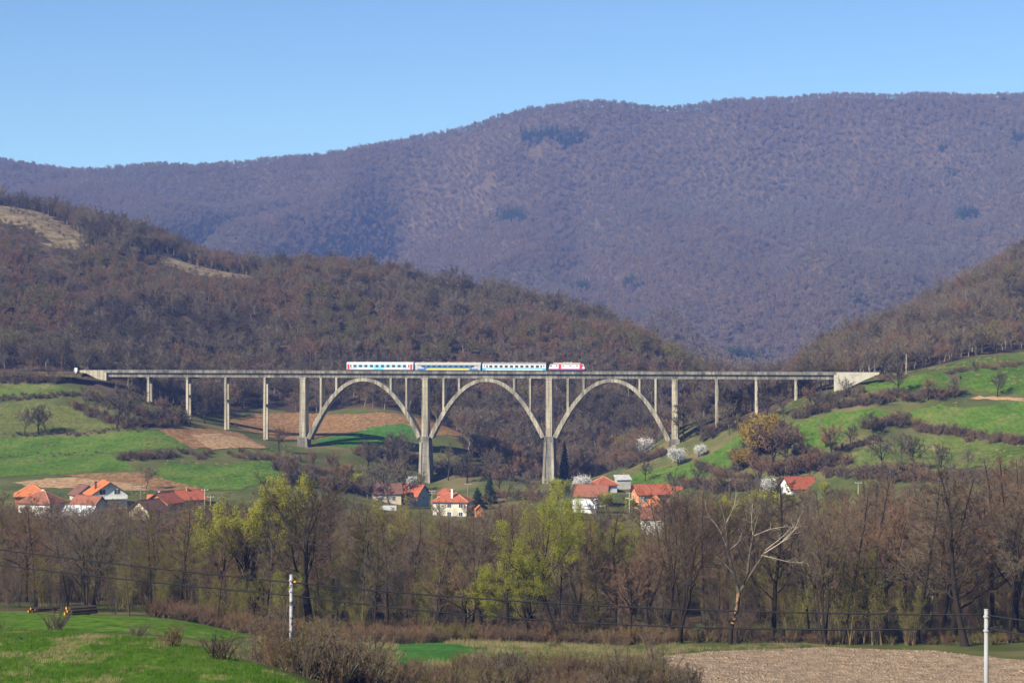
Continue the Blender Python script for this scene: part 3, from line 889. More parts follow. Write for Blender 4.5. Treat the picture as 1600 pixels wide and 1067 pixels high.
def loco():
    o, Ln = car_root(855.5, 914, 'white electric locomotive with red doors and blue skirt pulling the train', 'electric_locomotive', 'locomotive')
    h = Ln / 2 - .3
    b = MB()
    b.prism([(-h, 1.05), (h, 1.05), (h, 1.95), (h - .55, 3.45), (-h + .55, 3.45), (-h, 1.95)], -1.5, 1.5)
    b.build('body', TM['white'], o)
    rf = MB(); rf.prism([(-h + 1.6, 3.453), (h - 1.6, 3.453), (h - 1.9, 3.9), (-h + 1.9, 3.9)], -1.25, 1.25)
    r = rf.build('roof', TM['lgrey'], o)
    slanted_panel([(-h + .55, 3.22), (h - .55, 3.22), (h - .6, 3.45), (-h + .6, 3.45)], 1.5, .012).build('stripe', TM['red'], o)
    side_panel(-h + .02, h - .02, 1.0, 1.5, 1.5, .014).build('skirt_stripe', TM['royal'], o)
    side_panel(-h + .05, h - .05, 1.5, 1.6, 1.5, .010).build('stripe', TM['red'], o)
    for x in (-h + 4.3, h - 1.5):
        side_panel(x - .5, x + .5, 1.55, 3.2, 1.5, .02).build('door', TM['red'], o)
    for e in (-1, 1):
        x = e * (h - .85); side_panel(x - .28, x + .28, 2.45, 3.0, 1.5, .026).build('cab_side_window', GLASS, o)
        f = MB(); 
        xa, xb = e * (h - .12), e * (h - .50)
        f.add([(xa + e * .02, -1.25, 2.25), (xa + e * .02, 1.25, 2.25), (xb + e * .02, 1.25, 3.3), (xb + e * .02, -1.25, 3.3)], [(0, 1, 2, 3)])
        f.build('windscreen', GLASS, o)
        c = MB(); c.box(min(e * h, e * (h + .03)), max(e * h, e * (h + .03)), -1.45, 1.45, 1.1, 1.9); c.build('nose_panel', TM['red'] if e < 0 else TM['under'], o)
        for sg in (-1, 1):
            q = MB(); q.tube([(e * (h + .03), sg * .87, 1.06), (e * (h + .5), sg * .87, 1.06)], [.12, .12], 8); q.tube([(e * (h + .5), sg * .87, 1.06), (e * (h + .58), sg * .87, 1.06)], [.24, .24], 10); q.build('buffer', TM['under'], o)
            q = MB(); q.tube([(e * (h + .03), sg * .95, 1.6), (e * (h + .1), sg * .95, 1.6)], .13, 10); q.build('headlight', TM['white'], o)
        bogie(o, e * (h - 3.6), (-1.4, 1.4))
        # folded current collector
        p = MB()
        x0 = e * (h - 3.6)
        for sg in (-1, 1):
            p.tube([(x0 - 1.2, sg * .7, 4.15), (x0 + 1.2, sg * .5, 4.3)], .04, 5)
            p.tube([(x0 + 1.2, sg * .5, 4.3), (x0 - .8, sg * .5, 4.45)], .035, 5)
        p.tube([(x0 - .8, -.9, 4.5), (x0 - .8, .9, 4.5)], .05, 5)
        for sg in (-1, 1): p.tube([(x0 - 1.0, sg * .6, 3.9), (x0 - 1.0, sg * .6, 4.15)], .08, 6); p.tube([(x0 + 1.0, sg * .6, 3.9), (x0 + 1.0, sg * .6, 4.2)], .08, 6)
        p.build('current_collector', TM['under'], o)
    for x in (-h + 3.0, -h + 5.6, -h + 8.3, -h + 10.9):
        for sg in (-1, 1): MB().tube([(x, sg * 1.5, 2.72), (x, sg * 1.53, 2.72)], .24, 10).build('round_window', GLASS, o)
    uf = MB(); uf.box(-h + .2, h - .2, -1.3, 1.3, .7, 1.047); uf.box(-1.6, 1.6, -1.2, 1.2, .3, .7); uf.build('underframe', TM['under'], o)
    for k in range(3):
        v = MB(); v.box(-1.5 + k * 1.3, -.7 + k * 1.3, -.8, .8, 3.9, 4.1); v.build('roof_vent', TM['grey'], r)
loco()

# ------------------------------------------------------------------ houses
def roofm(name, c): return mat(name, [tuple(v * .55 for v in c), c, tuple(min(1, v * 1.15) for v in c)], .9, rough=.85, rnd=.06, pos=[.28, .48, .7], bump=.03, bscale=6)
def wallm(name, c): return mat(name, [tuple(v * .78 for v in c), c], .5, rough=.9, pos=[.3, .55], bump=.01, bscale=5)
RM = dict(orange=roofm('tile_orange', (.47, .15, .055)), red=roofm('tile_red', (.33, .095, .05)), brown=roofm('tile_brown', (.24, .095, .06)), dark=roofm('tile_dark', (.15, .075, .055)), grey=roofm('sheet_grey', (.42, .42, .42)), pale=roofm('sheet_pale', (.62, .66, .72)))
WM = dict(white=wallm('wall_white', (.74, .73, .70)), cream=wallm('wall_cream', (.60, .575, .46)), brick=wallm('wall_brick', (.52, .22, .10)), grey=wallm('wall_grey', (.42, .41, .38)), green=wallm('wall_pale_green', (.58, .63, .55)), beige=wallm('wall_beige', (.56, .48, .36)), blue=wallm('wall_pale_blue', (.55, .60, .66)))
WOOD = mat('dark_wood', [(.05, .032, .022), (.09, .06, .042)], 2)
TRIMW = mat('white_trim', [(.7, .7, .68), (.78, .78, .76)], 2)
def house(name, label, px, Y, ridge_py, eave_py, L, Wd, phi, wall, roof, kind='gable', wins=(), chim=(), over=.6, cat='house', group='houses of the village', dz=0.0, base=None, balcony=None, door=None):
    x, y = XU(px, Y), Y
    zr = CZ - (ridge_py - 533.5) * Y / F
    ze = CZ - (eave_py - 533.5) * Y / F
    zb = (h1(x, y) if base is None else base) - 1.0
    zb = min(zb, ze - 2.2)
    o = empty(name, (x, y, zb), R(phi))
    tag(o, label, cat, group)
    he, hr = ze - zb, zr - zb
    a, b = L / 2, Wd / 2
    w = MB()
    if kind == 'gable':
        sl_ = (hr - he) / (b + over)
        hw = he + sl_ * over - .2     # wall plate under the rafters
        ht = hr - .22
        w.prismx([(-b, 0), (b, 0), (b, hw), (0, ht), (-b, hw)], -a, a)
    elif kind == 'hip':
        w.box(-a, a, -b, b, 0, he - .02)
    elif kind == 'shed':
        w.prismx([(-b, 0), (b, 0), (b, hr - .25), (-b, he - .05)], -a, a)
    w.build('wall', WM[wall], o)
    r = MB()
    A_, B_ = a + over, b + over
    th = .18
    if kind == 'gable':
        for sg in (-1, 1):
            vs = [(xx, sg * yy, zz) for xx in (-A_, A_) for yy, zz in ((0, hr), (B_, he), (B_, he - th), (0, hr - th))]
            r.add(vs, [(0, 1, 2, 3), (7, 6, 5, 4), (0, 4, 5, 1), (1, 5, 6, 2), (2, 6, 7, 3), (3, 7, 4, 0)])
    elif kind == 'hip':
        rl = max(.05, A_ - B_)
        vs = [(-A_, -B_, he), (A_, -B_, he), (A_, B_, he), (-A_, B_, he), (-rl, 0, hr), (rl, 0, hr), (-A_, -B_, he - th), (A_, -B_, he - th), (A_, B_, he - th), (-A_, B_, he - th)]
        r.add(vs, [(0, 1, 5, 4), (1, 2, 5), (2, 3, 4, 5), (3, 0, 4), (0, 6, 7, 1), (1, 7, 8, 2), (2, 8, 9, 3), (3, 9, 6, 0), (6, 9, 8, 7)])
    else:
        r.prismx([(-B_, he - th), (B_, hr - th), (B_, hr), (-B_, he)], -A_, A_)
    ro = r.build('roof', RM[roof], o)
    if kind == 'gable':
        vb = MB()
        for ex in (-1, 1):
            for sg in (-1, 1):
                xx = ex * (A_ + .02)
                vs = [(xx + d, sg * yy, zz) for d in (-.04, .04) for yy, zz in ((0, hr + .05), (B_ + .05, he + .02), (B_ + .05, he - .26), (0, hr - .26))]
                vb.add(vs, [(0, 1, 2, 3), (7, 6, 5, 4), (0, 4, 5, 1), (1, 5, 6, 2), (2, 6, 7, 3), (3, 7, 4, 0)])
        vb.build('verge_board', WOOD, o)
        rc = MB(); rc.tube([(-A_, 0, hr + .03), (A_, 0, hr + .03)], .12, 6); rc.build('ridge_cap', RM[roof], ro)
    elif kind == 'hip':
        rl = max(.05, A_ - B_)
        rc = MB()
        rc.tube([(-rl, 0, hr + .02), (rl, 0, hr + .02)], .13, 6)
        for ex in (-1, 1):
            for ey in (-1, 1): rc.tube([(ex * rl, 0, hr + .02), (ex * A_, ey * B_, he + .02)], .12, 6)
        rc.build('ridge_cap', M['tilecap'] if 'tilecap' in M else RM[roof], ro)
    # windows: (side, along, z offset from eave, width, height); side in 'f' (-y), 'b' (+y), 'l' (-x), 'r' (+x)
    for sd, u, dzw, ww, wh in wins:
        z = he + dzw
        def bx(m, d0, d1, e):
            x0_, x1_ = u - ww / 2 - e, u + ww / 2 + e
            z0_, z1_ = z - e, z + wh + e
            if sd == 'f': m.box(x0_, x1_, -b - d1, -b - d0, z0_, z1_)
            elif sd == 'b': m.box(x0_, x1_, b + d0, b + d1, z0_, z1_)
            elif sd == 'l': m.box(-a - d1, -a - d0, x0_, x1_, z0_, z1_)
            else: m.box(a + d0, a + d1, x0_, x1_, z0_, z1_)
            return m
        wf = bx(MB(), .003, .06, .12).build('window', TRIMW, o)
        bx(MB(), .065, .075, -.02).build('pane', GLASS, wf)
        bx_ = MB()
        m_ = MB()
        if sd in 'fb':
            yy = -b - .10 if sd == 'f' else b + .08
            m_.box(u - .03, u + .03, yy, yy + .02, z, z + wh)
        else:
            xx = -a - .10 if sd == 'l' else a + .08
            m_.box(xx, xx + .02, u - .03, u + .03, z, z + wh)
        m_.build('mullion', TRIMW, wf)
    for cx, cy, ctop, cm in chim:
        c = MB(); c.box(cx - .32, cx + .32, cy - .32, cy + .32, he, hr + ctop); c.box(cx - .4, cx + .4, cy - .4, cy + .4, hr + ctop, hr + ctop + .15)
        c.build('chimney', WM[cm] if cm in WM else RM[cm], ro)
    if balcony:
        sd, u, dzb, bwid, bd = balcony
        z = he + dzb
        q = MB()
        yy0, yy1 = u - bwid / 2, u + bwid / 2
        xs_ = (a, a + bd) if sd == 'r' else (-a - bd, -a)
        q.box(xs_[0], xs_[1], yy0, yy1, z - .2, z)
        bo = q.build('balcony', TRIMW, o)
        xo = xs_[1] if sd == 'r' else xs_[0]
        rl_ = MB(); rl_.box(xo - .04, xo + .04, yy0, yy1, z + .95, z + 1.05)
        for k in range(int(bwid / .35) + 1):
            yk = yy0 + .04 + k * (bwid - .08) / int(bwid / .35)
            rl_.box(xo - .03, xo + .03, yk - .07, yk + .07, z + .003, z + .95)
        rl_.build('railing', TRIMW, bo)
    if door:
        sd, u = door
        q = MB()
        if sd == 'f': q.box(u - .5, u + .5, -b - .05, -b - .003, .9, 3.0)
        else: q.box((a + .003) if sd == 'r' else -a - .05, (a + .05) if sd == 'r' else -a - .003, u - .5, u + .5, .9, 3.0)
        q.build('door', WOOD, o)
    return o
M['tilecap'] = roofm('ridge_tile', (.50, .26, .16))
f2 = lambda L_, z=-2.2: [('f', -L_ * .28, z, 1.1, 1.3), ('f', L_ * .28, z, 1.1, 1.3)]
house('house', 'house with a bright orange pyramid roof above brick walls, leftmost in the village', 50, 605, 755.5, 773, 9.8, 9.8, 12, 'brick', 'orange', 'hip', f2(8), over=.7)
house('house', 'house with dark brown hipped roof and whitish walls in front of the pyramid roof', 66, 578, 767, 784.5, 10.5, 8.5, -20, 'white', 'brown', 'hip', f2(9) + [('r', 0, -2.2, 1.1, 1.3)], chim=[(0, .6, .3, 'white')])
house('house', 'large pale green gabled house with orange roof, two dark windows and a white balcony', 166, 608, 751, 771.5, 12, 10.5, -68, 'green', 'orange', 'gable',
      [('r', -2.2, .3, 1.8, 1.5), ('r', 2.2, .3, 1.8, 1.5), ('r', -1.5, -2.6, 1.6, 1.6), ('f', -3, -2.0, 1.1, 1.3), ('f', 2, -2.0, 1.1, 1.3)], chim=[(1.0, -3.4, -.2, 'dark')], over=.9, balcony=('r', .6, -.9, 9.0, 1.4), base=7.6)
house('house', 'lower house wing with dark roof beside the pale green gabled house', 132, 618, 757, 772, 8, 7, -60, 'grey', 'dark', 'gable')
house('house', 'house with long brown tiled roof and grey gable in front of the green house', 139, 578, 774, 797, 9.6, 8.4, -33, 'grey', 'brown', 'gable', [('r', 0, -1.0, 1.0, 1.1)] + f2(9))
house('shed', 'low shed with a pale metal roof among the riverside twigs', 126, 556, 790, 803, 9.5, 5, -20, 'grey', 'pale', 'gable', over=.3, cat='shed')
house('house', 'beige gabled house with grey verges and dark brown roof', 232, 582, 780, 797, 9, 7.2, -118, 'beige', 'dark', 'gable', [('r', 0, -1.5, 1.2, 1.3)])
house('house', 'house with dark red roof and orange gable behind the beige gable', 256, 604, 769, 785, 8.5, 8, -112, 'brick', 'red', 'gable', [('r', 1, -1.5, 1.0, 1.2)], chim=[(-1, -2.2, .1, 'grey')])
house('house', 'brick house with bright tiled roof and small chimney at the right of the left hamlet', 294, 616, 765, 779.5, 8.6, 7, 34, 'brick', 'red', 'gable', [('l', 0, -1.6, 1.0, 1.2)] + f2(7), chim=[(-.5, -.4, .5, 'brick')])
house('shed', 'tiny outbuilding with an orange roof between two larger roofs', 240, 618, 772.5, 779, 3.6, 3.2, 5, 'brick', 'orange', 'gable', over=.3, cat='shed')
house('house', 'beige house under a dull brown roof left of the big pier', 604, 682, 754, 770, 9.5, 8, 8, 'beige', 'dark', 'gable', f2(8) + [('l', 0, -1.8, 1, 1.2)])
house('house', 'house with orange-brown roof and dark gable at the foot of the big pier', 645, 690, 756.5, 774, 9.0, 7.6, -32, 'grey', 'red', 'gable', [('r', 0, -1.2, 1.1, 1.2)] + f2(7), chim=[(0, -2.2, -.7, 'cream')])
house('house', 'two-storey cream house with red hipped roof and tall white chimney', 707, 640, 769.5, 782, 11.2, 8.6, -10, 'cream', 'red', 'hip',
      [('f', -.2, -1.9, 1.3, 1.3), ('f', -.2, -4.6, 1.3, 1.3), ('f', 3.6, -1.9, 1.3, 1.3), ('f', -3.8, -4.6, 1.2, 1.2), ('f', 3.6, -4.6, 1.3, 1.3), ('r', 0, -1.9, 1.1, 1.3)], chim=[(.4, -2.6, 1.2, 'white')], over=.7)
house('house', 'small gable with pale verge peeping over the cream house', 699, 668, 763.5, 772, 5.5, 5, -60, 'brick', 'red', 'gable', over=.4)
house('shed', 'tiny brick shed among bare trees right of the cream house', 749, 632, 789, 796, 2.6, 2.6, -80, 'brick', 'orange', 'gable', over=.2, cat='shed')
house('shed', 'low grey shed below the willow left of the cream house', 606, 640, 790, 796, 5, 4, 5, 'blue', 'grey', 'gable', over=.3, cat='shed')
house('shed', 'long grey flat-roofed shed left below the cream house', 645, 630, 806, 811, 7, 4, 5, 'grey', 'grey', 'shed', over=.3, cat='shed')
house('house', 'pale blue house with red pyramid roof below the green garden', 943, 692, 744, 756.5, 7.4, 7.2, 18, 'blue', 'red', 'hip', [('f', 1.2, -1.8, .9, 1.2), ('f', -1.6, -1.8, .9, 1.2), ('r', 0, -1.8, .9, 1.2)], over=.7)
house('house', 'house with long brown roof and white end wall below the red pyramid roof', 924, 662, 757, 774, 10.8, 8, -10, 'grey', 'brown', 'gable', f2(9) + [('l', 0, -2, 1, 1.2)])
house('shed', 'white metal-roofed shed in front of the long brown roof', 914, 640, 782, 793, 7.4, 4.4, -6, 'white', 'pale', 'gable', over=.3, cat='shed')
house('shed', 'open shed with grey monopitch roof above the village gardens', 973, 700, 742, 748.5, 5, 3.6, 12, 'grey', 'grey', 'shed', over=.4, cat='shed')
house('house', 'brick house with broad orange roof and white balconies on its left end', 1017, 662, 756, 771, 11.2, 7.6, 16, 'brick', 'red', 'gable',
      [('l', 1.4, -2.1, 1.1, 1.8), ('l', -1.6, -4.6, 1.1, 1.6), ('f', -3.5, -2.2, 1.2, 1.4), ('f', 0, -2.2, 1.2, 1.4), ('f', 3.5, -2.2, 1.2, 1.4)], balcony=('l', 0, -2.4, 6.4, 2.2), over=.8)
house('house', 'white house with bright orange hipped roof in front of the brick house', 1024, 566, 774.5, 793, 7.0, 6.6, -8, 'brick', 'orange', 'hip', f2(6, -1.6), over=.6)
house('house', 'low white house with brown lean-to roof below the orange hipped roof', 1022, 556, 792, 809, 7.6, 5.0, -4, 'white', 'brown', 'gable', f2(6, -2.0), over=.5)
house('house', 'red roof half hidden behind dark branches right of the brick house', 1064, 690, 760, 771, 4.6, 5, 10, 'white', 'red', 'gable', f2(6))
house('house', 'white gabled house with orange roof standing alone right of the village', 1247, 650, 744, 762.5, 10.4, 7.4, 26, 'white', 'red', 'gable', [('l', 1.2, -.6, .9, 1.2), ('l', -1.2, -.6, .9, 1.2), ('l', 0, -3.2, 1, 1.4)] + f2(9), over=.6, base=6.0)

# village electricity poles
for px, Y, top, bot, lab in [(220, 590, 757, 790, 'white concrete pole left of the beige gable in the left hamlet'), (320, 600, 763, 790, 'white concrete pole right of the brick house in the left hamlet'),
        (329, 612, 774, 790, 'short white pole furthest right in the left hamlet'), (731, 660, 754, 782, 'grey pole right of the cream house'), (983.5, 640, 768, 805, 'white pole left of the brick house with balconies'),
        (1001, 600, 775, 810, 'white pole before the orange hipped roof'), (1341, 610, 752, 790, 'white pole near the grey shed on the right'), (675, 668, 765, 785, 'pole with cross-arms behind the cream house')]:
    x = XU(px, Y); zt = CZ - (top - 533.5) * Y / F; zb = h1(x, Y) - .3
    o = empty('electricity_pole', (x, Y, zb)); tag(o, lab, 'pole', 'electricity poles of the village')
    m = MB(); m.tube([(0, 0, 0), (0, 0, zt - zb)], [.20, .13], 8); m.build('post', M['concrete_pale'], o)
    m = MB()
    for k in range(2 if px == 675 else 1): m.box(-1.1, 1.1, -.05, .05, zt - zb - .5 - k * .8, zt - zb - .38 - k * .8)
    ca = m.build('cross_arm', M['steel'], o)
    for dx in (-.9, 0, .9):
        m = MB(); m.tube([(dx, 0, zt - zb - .38), (dx, 0, zt - zb - .16)], .06, 6); m.build('insulator', TRIMW, ca)
# ------------------------------------------------------------------ trees: growth
def unit(v):
    return v / (np.linalg.norm(v, axis=-1, keepdims=True) + 1e-9)

def sample(pts, rad, t):
    """pts (N,K,3), t (N,M) in 0..1 -> positions, tangents, radii"""
    K = pts.shape[1] - 1
    x = np.clip(t * K, 0, K - 1e-4)
    i = x.astype(int)
    f = (x - i)[..., None]
    n = np.arange(len(pts))[:, None]
    a, b = pts[n, i], pts[n, i + 1]
    r = rad[n, i] * (1 - f[..., 0]) + rad[n, i + 1] * f[..., 0]
    return a + (b - a) * f, unit(b - a), r

def spawn(rng, pts, rad, m, t0, t1, ang0, ang1, length, K, up=0.0, wob=0.15, ratio=0.6, rmin=0.006, lshape=0.5, out=0.0):
    n = len(pts)
    t = (np.arange(m)[None] + rng.uniform(0, 1, (n, m))) / m
    t = t0 + (t1 - t0) * t
    p, tg, r = sample(pts, rad, t)
    az = rng.uniform(0, 2 * np.pi, (n, 1)) + np.arange(m)[None] * 2.4 + rng.normal(0, .4, (n, m))
    ref = np.where(np.abs(tg[..., 2:3]) > .9, np.array([1., 0, 0]), np.array([0, 0, 1.]))
    e1 = unit(np.cross(tg, ref)); e2 = np.cross(tg, e1)
    ang = np.radians(rng.uniform(ang0, ang1, (n, m)))[..., None]
    d = tg * np.cos(ang) + (e1 * np.cos(az)[..., None] + e2 * np.sin(az)[..., None]) * np.sin(ang)
    plen = np.linalg.norm(np.diff(pts, axis=1), axis=-1).sum(1)[:, None]
    L = length * plen * (1 - lshape * (t - t0) / max(1e-6, t1 - t0)) * rng.uniform(.65, 1.2, (n, m))
    p, d, L, r = p.reshape(-1, 3), d.reshape(-1, 3), L.ravel(), (r.ravel() * ratio)
    r = np.maximum(r, rmin)
    out_pts = [p]
    for k in range(K):
        d = unit(d + np.array([0, 0, up]) / K + rng.normal(0, wob, d.shape))
        if out:
            h = p.copy(); h[:, 2] = 0
            d = unit(d + unit(h) * out / K)
        p = p + d * (L / K)[:, None]
        out_pts.append(p)
    q = np.stack(out_pts, 1)
    tap = 1 - np.arange(K + 1) / K * .75
    return q, np.maximum(r[:, None] * tap[None], rmin * .6)

def tubes(pts, rad, n, base):
    N, K1 = pts.shape[:2]
    d = np.empty_like(pts)
    d[:, 1:-1] = pts[:, 2:] - pts[:, :-2] if K1 > 2 else 0
    d[:, 0] = pts[:, 1] - pts[:, 0]; d[:, -1] = pts[:, -1] - pts[:, -2]
    d = unit(d)
    ref = np.where(np.abs(d[..., 2:3]) > .95, np.array([1., 0, 0]), np.array([0, 0, 1.]))
    a = unit(np.cross(d, ref)); b = np.cross(d, a)
    th = np.arange(n) * 2 * np.pi / n
    v = pts[:, :, None] + rad[:, :, None, None] * (a[:, :, None] * np.cos(th)[None, None, :, None] + b[:, :, None] * np.sin(th)[None, None, :, None])
    i = (np.arange(N) * K1 * n)[:, None, None] + (np.arange(K1 - 1) * n)[None, :, None]
    k = np.arange(n)[None, None]
    k2 = (k + 1) % n
    q = np.stack([i + k, i + k2, i + n + k2, i + n + k], -1).reshape(-1, 4) + base
    return v.reshape(-1, 3), q

def ribbons(rng, pts, rad, base):
    N, K1 = pts.shape[:2]
    d = unit(pts[:, -1] - pts[:, 0])
    s = unit(np.cross(d, rng.normal(0, 1, d.shape)))[:, None]
    w = rad[..., None]
    v = np.stack([pts - s * w, pts + s * w], 2)          # N,K1,2,3
    i = (np.arange(N) * K1 * 2)[:, None] + (np.arange(K1 - 1) * 2)[None]
    q = np.stack([i, i + 1, i + 3, i + 2], -1).reshape(-1, 4) + base
    return v.reshape(-1, 3), q

def leaves(rng, pts, per, size, spread, base):
    N = len(pts)
    t = rng.uniform(.2, 1, (N, per))
    p, tg, _ = sample(pts, np.ones(pts.shape[:2]), t)
    p = p.reshape(-1, 3) + rng.normal(0, spread, (N * per, 3))
    a = unit(rng.normal(0, 1, p.shape)); b = unit(np.cross(a, rng.normal(0, 1, p.shape)))
    s = size * rng.uniform(.6, 1.4, (len(p), 1))
    v = np.stack([p - a * s, p + b * s * .55, p + a * s, p - b * s * .55], 1).reshape(-1, 3)
    q = np.arange(len(v)).reshape(-1, 4) + base
    return v, q

def stem(rng, h, K=10, lean=0.0, wob=.05, az=0.0, base=(0, 0, 0), r0=.25, rtop=.02, curve=0.0):
    d = unit(np.array([math.sin(az) * lean, math.cos(az) * lean, 1.0]))
    p = np.array(base, float)
    o = [p]
    for k in range(K):
        d = unit(d + rng.normal(0, wob, 3) * np.array([1, 1, .3]) + np.array([0, 0, curve / K]))
        p = p + d * h / K
        o.append(p)
    t = np.arange(K + 1) / K
    rad = rtop + (r0 - rtop) * (1 - t) ** .85
    rad[0] *= 1.35
    return np.array(o), rad

def poly_stem(ctrl, r0, r1, K=10):
    """resample hand-placed points to a stem"""
    c = np.array(ctrl, float)
    s = np.concatenate([[0], np.cumsum(np.linalg.norm(np.diff(c, axis=0), axis=1))])
    u = np.linspace(0, s[-1], K + 1)
    q = np.stack([np.interp(u, s, c[:, k]) for k in range(3)], -1)
    q[1:-1] = q[1:-1] * .5 + (q[:-2] + q[2:]) * .25
    return q, r0 + (r1 - r0) * np.linspace(0, 1, K + 1) ** .8

PROTO = {}
def make_tree(key, seed, stems, spec, bark, twig, leaf=None, leafm=None, joined=False, n_trunk=2, sides=(7, 5, 4, 3), stem_scale=1.0):
    """stems: list of (pts, rad). spec: list of spawn keyword dicts, one per level. Levels < n_trunk form the trunk mesh."""
    rng = np.random.default_rng(seed)
    P0 = np.stack([s[0] for s in stems]); R0 = np.stack([s[1] for s in stems])
    lv = [(P0, R0)]
    for sp in spec:
        sp = dict(sp)
        src = sp.pop('src', -1)
        lv.append(spawn(rng, *lv[src], **sp))
    tv, tq, cv, cq, cm = [], [], [], [], []
    nt = nc = 0
    for i, (p, r) in enumerate(lv):
        rib = r.max() < .035 or i >= len(sides)
        if i < n_trunk:
            v, q = tubes(p, r, sides[min(i, len(sides) - 1)], nt); tv.append(v); tq.append(q); nt += len(v)
        else:
            if i >= len(sides) or (joined and i > 1): v, q = ribbons(rng, p, r, nc)
            else: v, q = tubes(p, r, sides[i], nc)
            cv.append(v); cq.append(q); nc += len(v); cm.append(np.zeros(len(q), int))
    if leaf:
        src = lv[leaf.get('src', -1)][0]
        v, q = leaves(rng, src, leaf['per'], leaf['size'], leaf['spread'], nc)
        cv.append(v); cq.append(q); cm.append(np.ones(len(q), int))
    tv, tq = np.concatenate(tv), np.concatenate(tq)
    cv, cq, cm = np.concatenate(cv), np.concatenate(cq), np.concatenate(cm)
    top = max(tv[:, 2].max(), cv[:, 2].max())
    mats_c = [twig] + ([leafm] if leaf else [])
    if joined:
        me = new_mesh(key, np.concatenate([tv, cv]), np.concatenate([tq, cq + len(tv)]), mats=[bark] + mats_c, qm=np.concatenate([np.zeros(len(tq), int), cm + 1]))
        PROTO[key] = dict(mesh=me, h=float(top))
    else:
        PROTO[key] = dict(trunk=new_mesh(key + '_trunk', tv, tq, mats=[bark], smooth_shade=True),
                          crown=new_mesh(key + '_crown', cv, cq, mats=mats_c, qm=cm), h=float(top))
    return PROTO[key]

BARK = tree_mat('bark_dark', [(0.020, 0.015, 0.011), (0.034, 0.026, 0.018), (0.026, 0.021, 0.016)])
BARK_P = tree_mat('bark_pale', [(.17, .15, .115), (.23, .20, .16), (.14, .12, .095)])
BARK_G = tree_mat('bark_grey', [(0.072, 0.060, 0.043), (0.111, 0.093, 0.068), (0.060, 0.049, 0.037)])
BARK_O = tree_mat('bark_willow', [(.13, .10, .05), (.17, .125, .06)])
TW_RED = tree_mat('twigs_reddish', [(0.151, 0.097, 0.059), (0.189, 0.118, 0.072), (0.147, 0.099, 0.064), (0.168, 0.102, 0.059)])
TW_GREY = tree_mat('twigs_greyish', [(0.130, 0.104, 0.071), (0.172, 0.139, 0.097), (0.143, 0.113, 0.073), (0.160, 0.123, 0.083)])
TW_DARK = tree_mat('twigs_dark', [(0.067, 0.050, 0.034), (0.092, 0.069, 0.044), (0.077, 0.059, 0.037)])
TW_OLIVE = tree_mat('twigs_olive', [(0.134, 0.113, 0.038), (0.160, 0.139, 0.042), (0.122, 0.097, 0.038)])
TW_RUST = tree_mat('twigs_rust', [(0.185, 0.101, 0.052), (0.210, 0.126, 0.067), (0.168, 0.109, 0.063)])
LEAF_LIME = tree_mat('leaves_lime', [(.31, .325, .035), (.36, .35, .048), (.28, .31, .03)], trans=.3)
LEAF_BUD = tree_mat('buds_olive', [(0.276, 0.265, 0.057), (0.241, 0.265, 0.052), (0.310, 0.265, 0.069)], trans=.25)
LEAF_GOLD = tree_mat('leaves_gold', [(.33, .22, .04), (.29, .205, .04)], trans=.25)
BLOSSOM = tree_mat('blossom_white', [(.78, .76, .72), (.72, .72, .70)], trans=.2, var=.06)
NEEDLE = tree_mat('needles_dark', [(.016, .036, .018), (.024, .048, .022), (.020, .040, .022)])
DEADWOOD = tree_mat('bare_deadwood', [(0.338, 0.294, 0.231), (0.413, 0.362, 0.288)])
PEELED = tree_mat('peeled_trunk', [(.34, .20, .10), (.38, .24, .13)], var=.35)

r_ = np.random.default_rng
# --- detailed trees for the riverside wood (height about 20, scaled on placing)
def alder(key, seed, tw, h=20, nl=26, lean=.04, bark=BARK):
    g = r_(seed)
    make_tree(key, seed, [stem(g, h, 12, lean, .05, g.uniform(0, 6), r0=.27 if key == 'alder_c' else .22, rtop=.03)],
        [dict(m=nl, t0=.25, t1=.98, ang0=45, ang1=78, length=.27, K=5, up=.35, wob=.13, ratio=.42, lshape=.72),
         dict(m=9, t0=.2, t1=1, ang0=25, ang1=60, length=.42, K=4, up=.2, wob=.14, ratio=.55, rmin=.012, lshape=.5),
         dict(m=8, t0=.15, t1=1, ang0=25, ang1=65, length=.45, K=3, up=.15, wob=.16, ratio=.6, rmin=.017, lshape=.4),
         dict(m=5, t0=.2, t1=1, ang0=25, ang1=65, length=.6, K=2, up=.1, wob=.16, ratio=.7, rmin=.015, lshape=.3)],
        bark, tw)
alder('alder_a', 1, TW_RED)
alder('alder_b', 2, TW_GREY, 21, 22)
alder('alder_c', 3, TW_DARK, 19, 24, .12)
alder('alder_d', 4, TW_OLIVE, 18, 22, .05, BARK_G)
alder('alder_e', 5, TW_GREY, 22, 20, .08, BARK_G)
def spreading(key, seed, tw, h=9, nl=9, stems=1, bark=BARK, leaf=None, leafm=None, spread=.0, up=.55):
    g = r_(seed)
    st = [stem(g, h * g.uniform(.85, 1.1), 10, spread * (1 if stems > 1 else .3), .07, k * 6.28 / stems + g.uniform(-.5, .5), base=(.25 * math.cos(k * 2), .25 * math.sin(k * 2), 0), r0=.32 if stems == 1 else .21, rtop=.06) for k in range(stems)]
    make_tree(key, seed, st,
        [dict(m=nl, t0=.35, t1=1, ang0=18, ang1=55, length=.85, K=7, up=up, wob=.12, ratio=.58, lshape=.35),
         dict(m=9, t0=.25, t1=1, ang0=22, ang1=58, length=.42, K=5, up=.3, wob=.14, ratio=.5, rmin=.016, lshape=.5),
         dict(m=8, t0=.2, t1=1, ang0=25, ang1=60, length=.42, K=3, up=.15, wob=.16, ratio=.55, rmin=.017, lshape=.4),
         dict(m=8, t0=.15, t1=1, ang0=25, ang1=65, length=.5, K=2, up=.1, wob=.18, ratio=.6, rmin=.014, lshape=.3)],
        bark, tw, leaf, leafm)
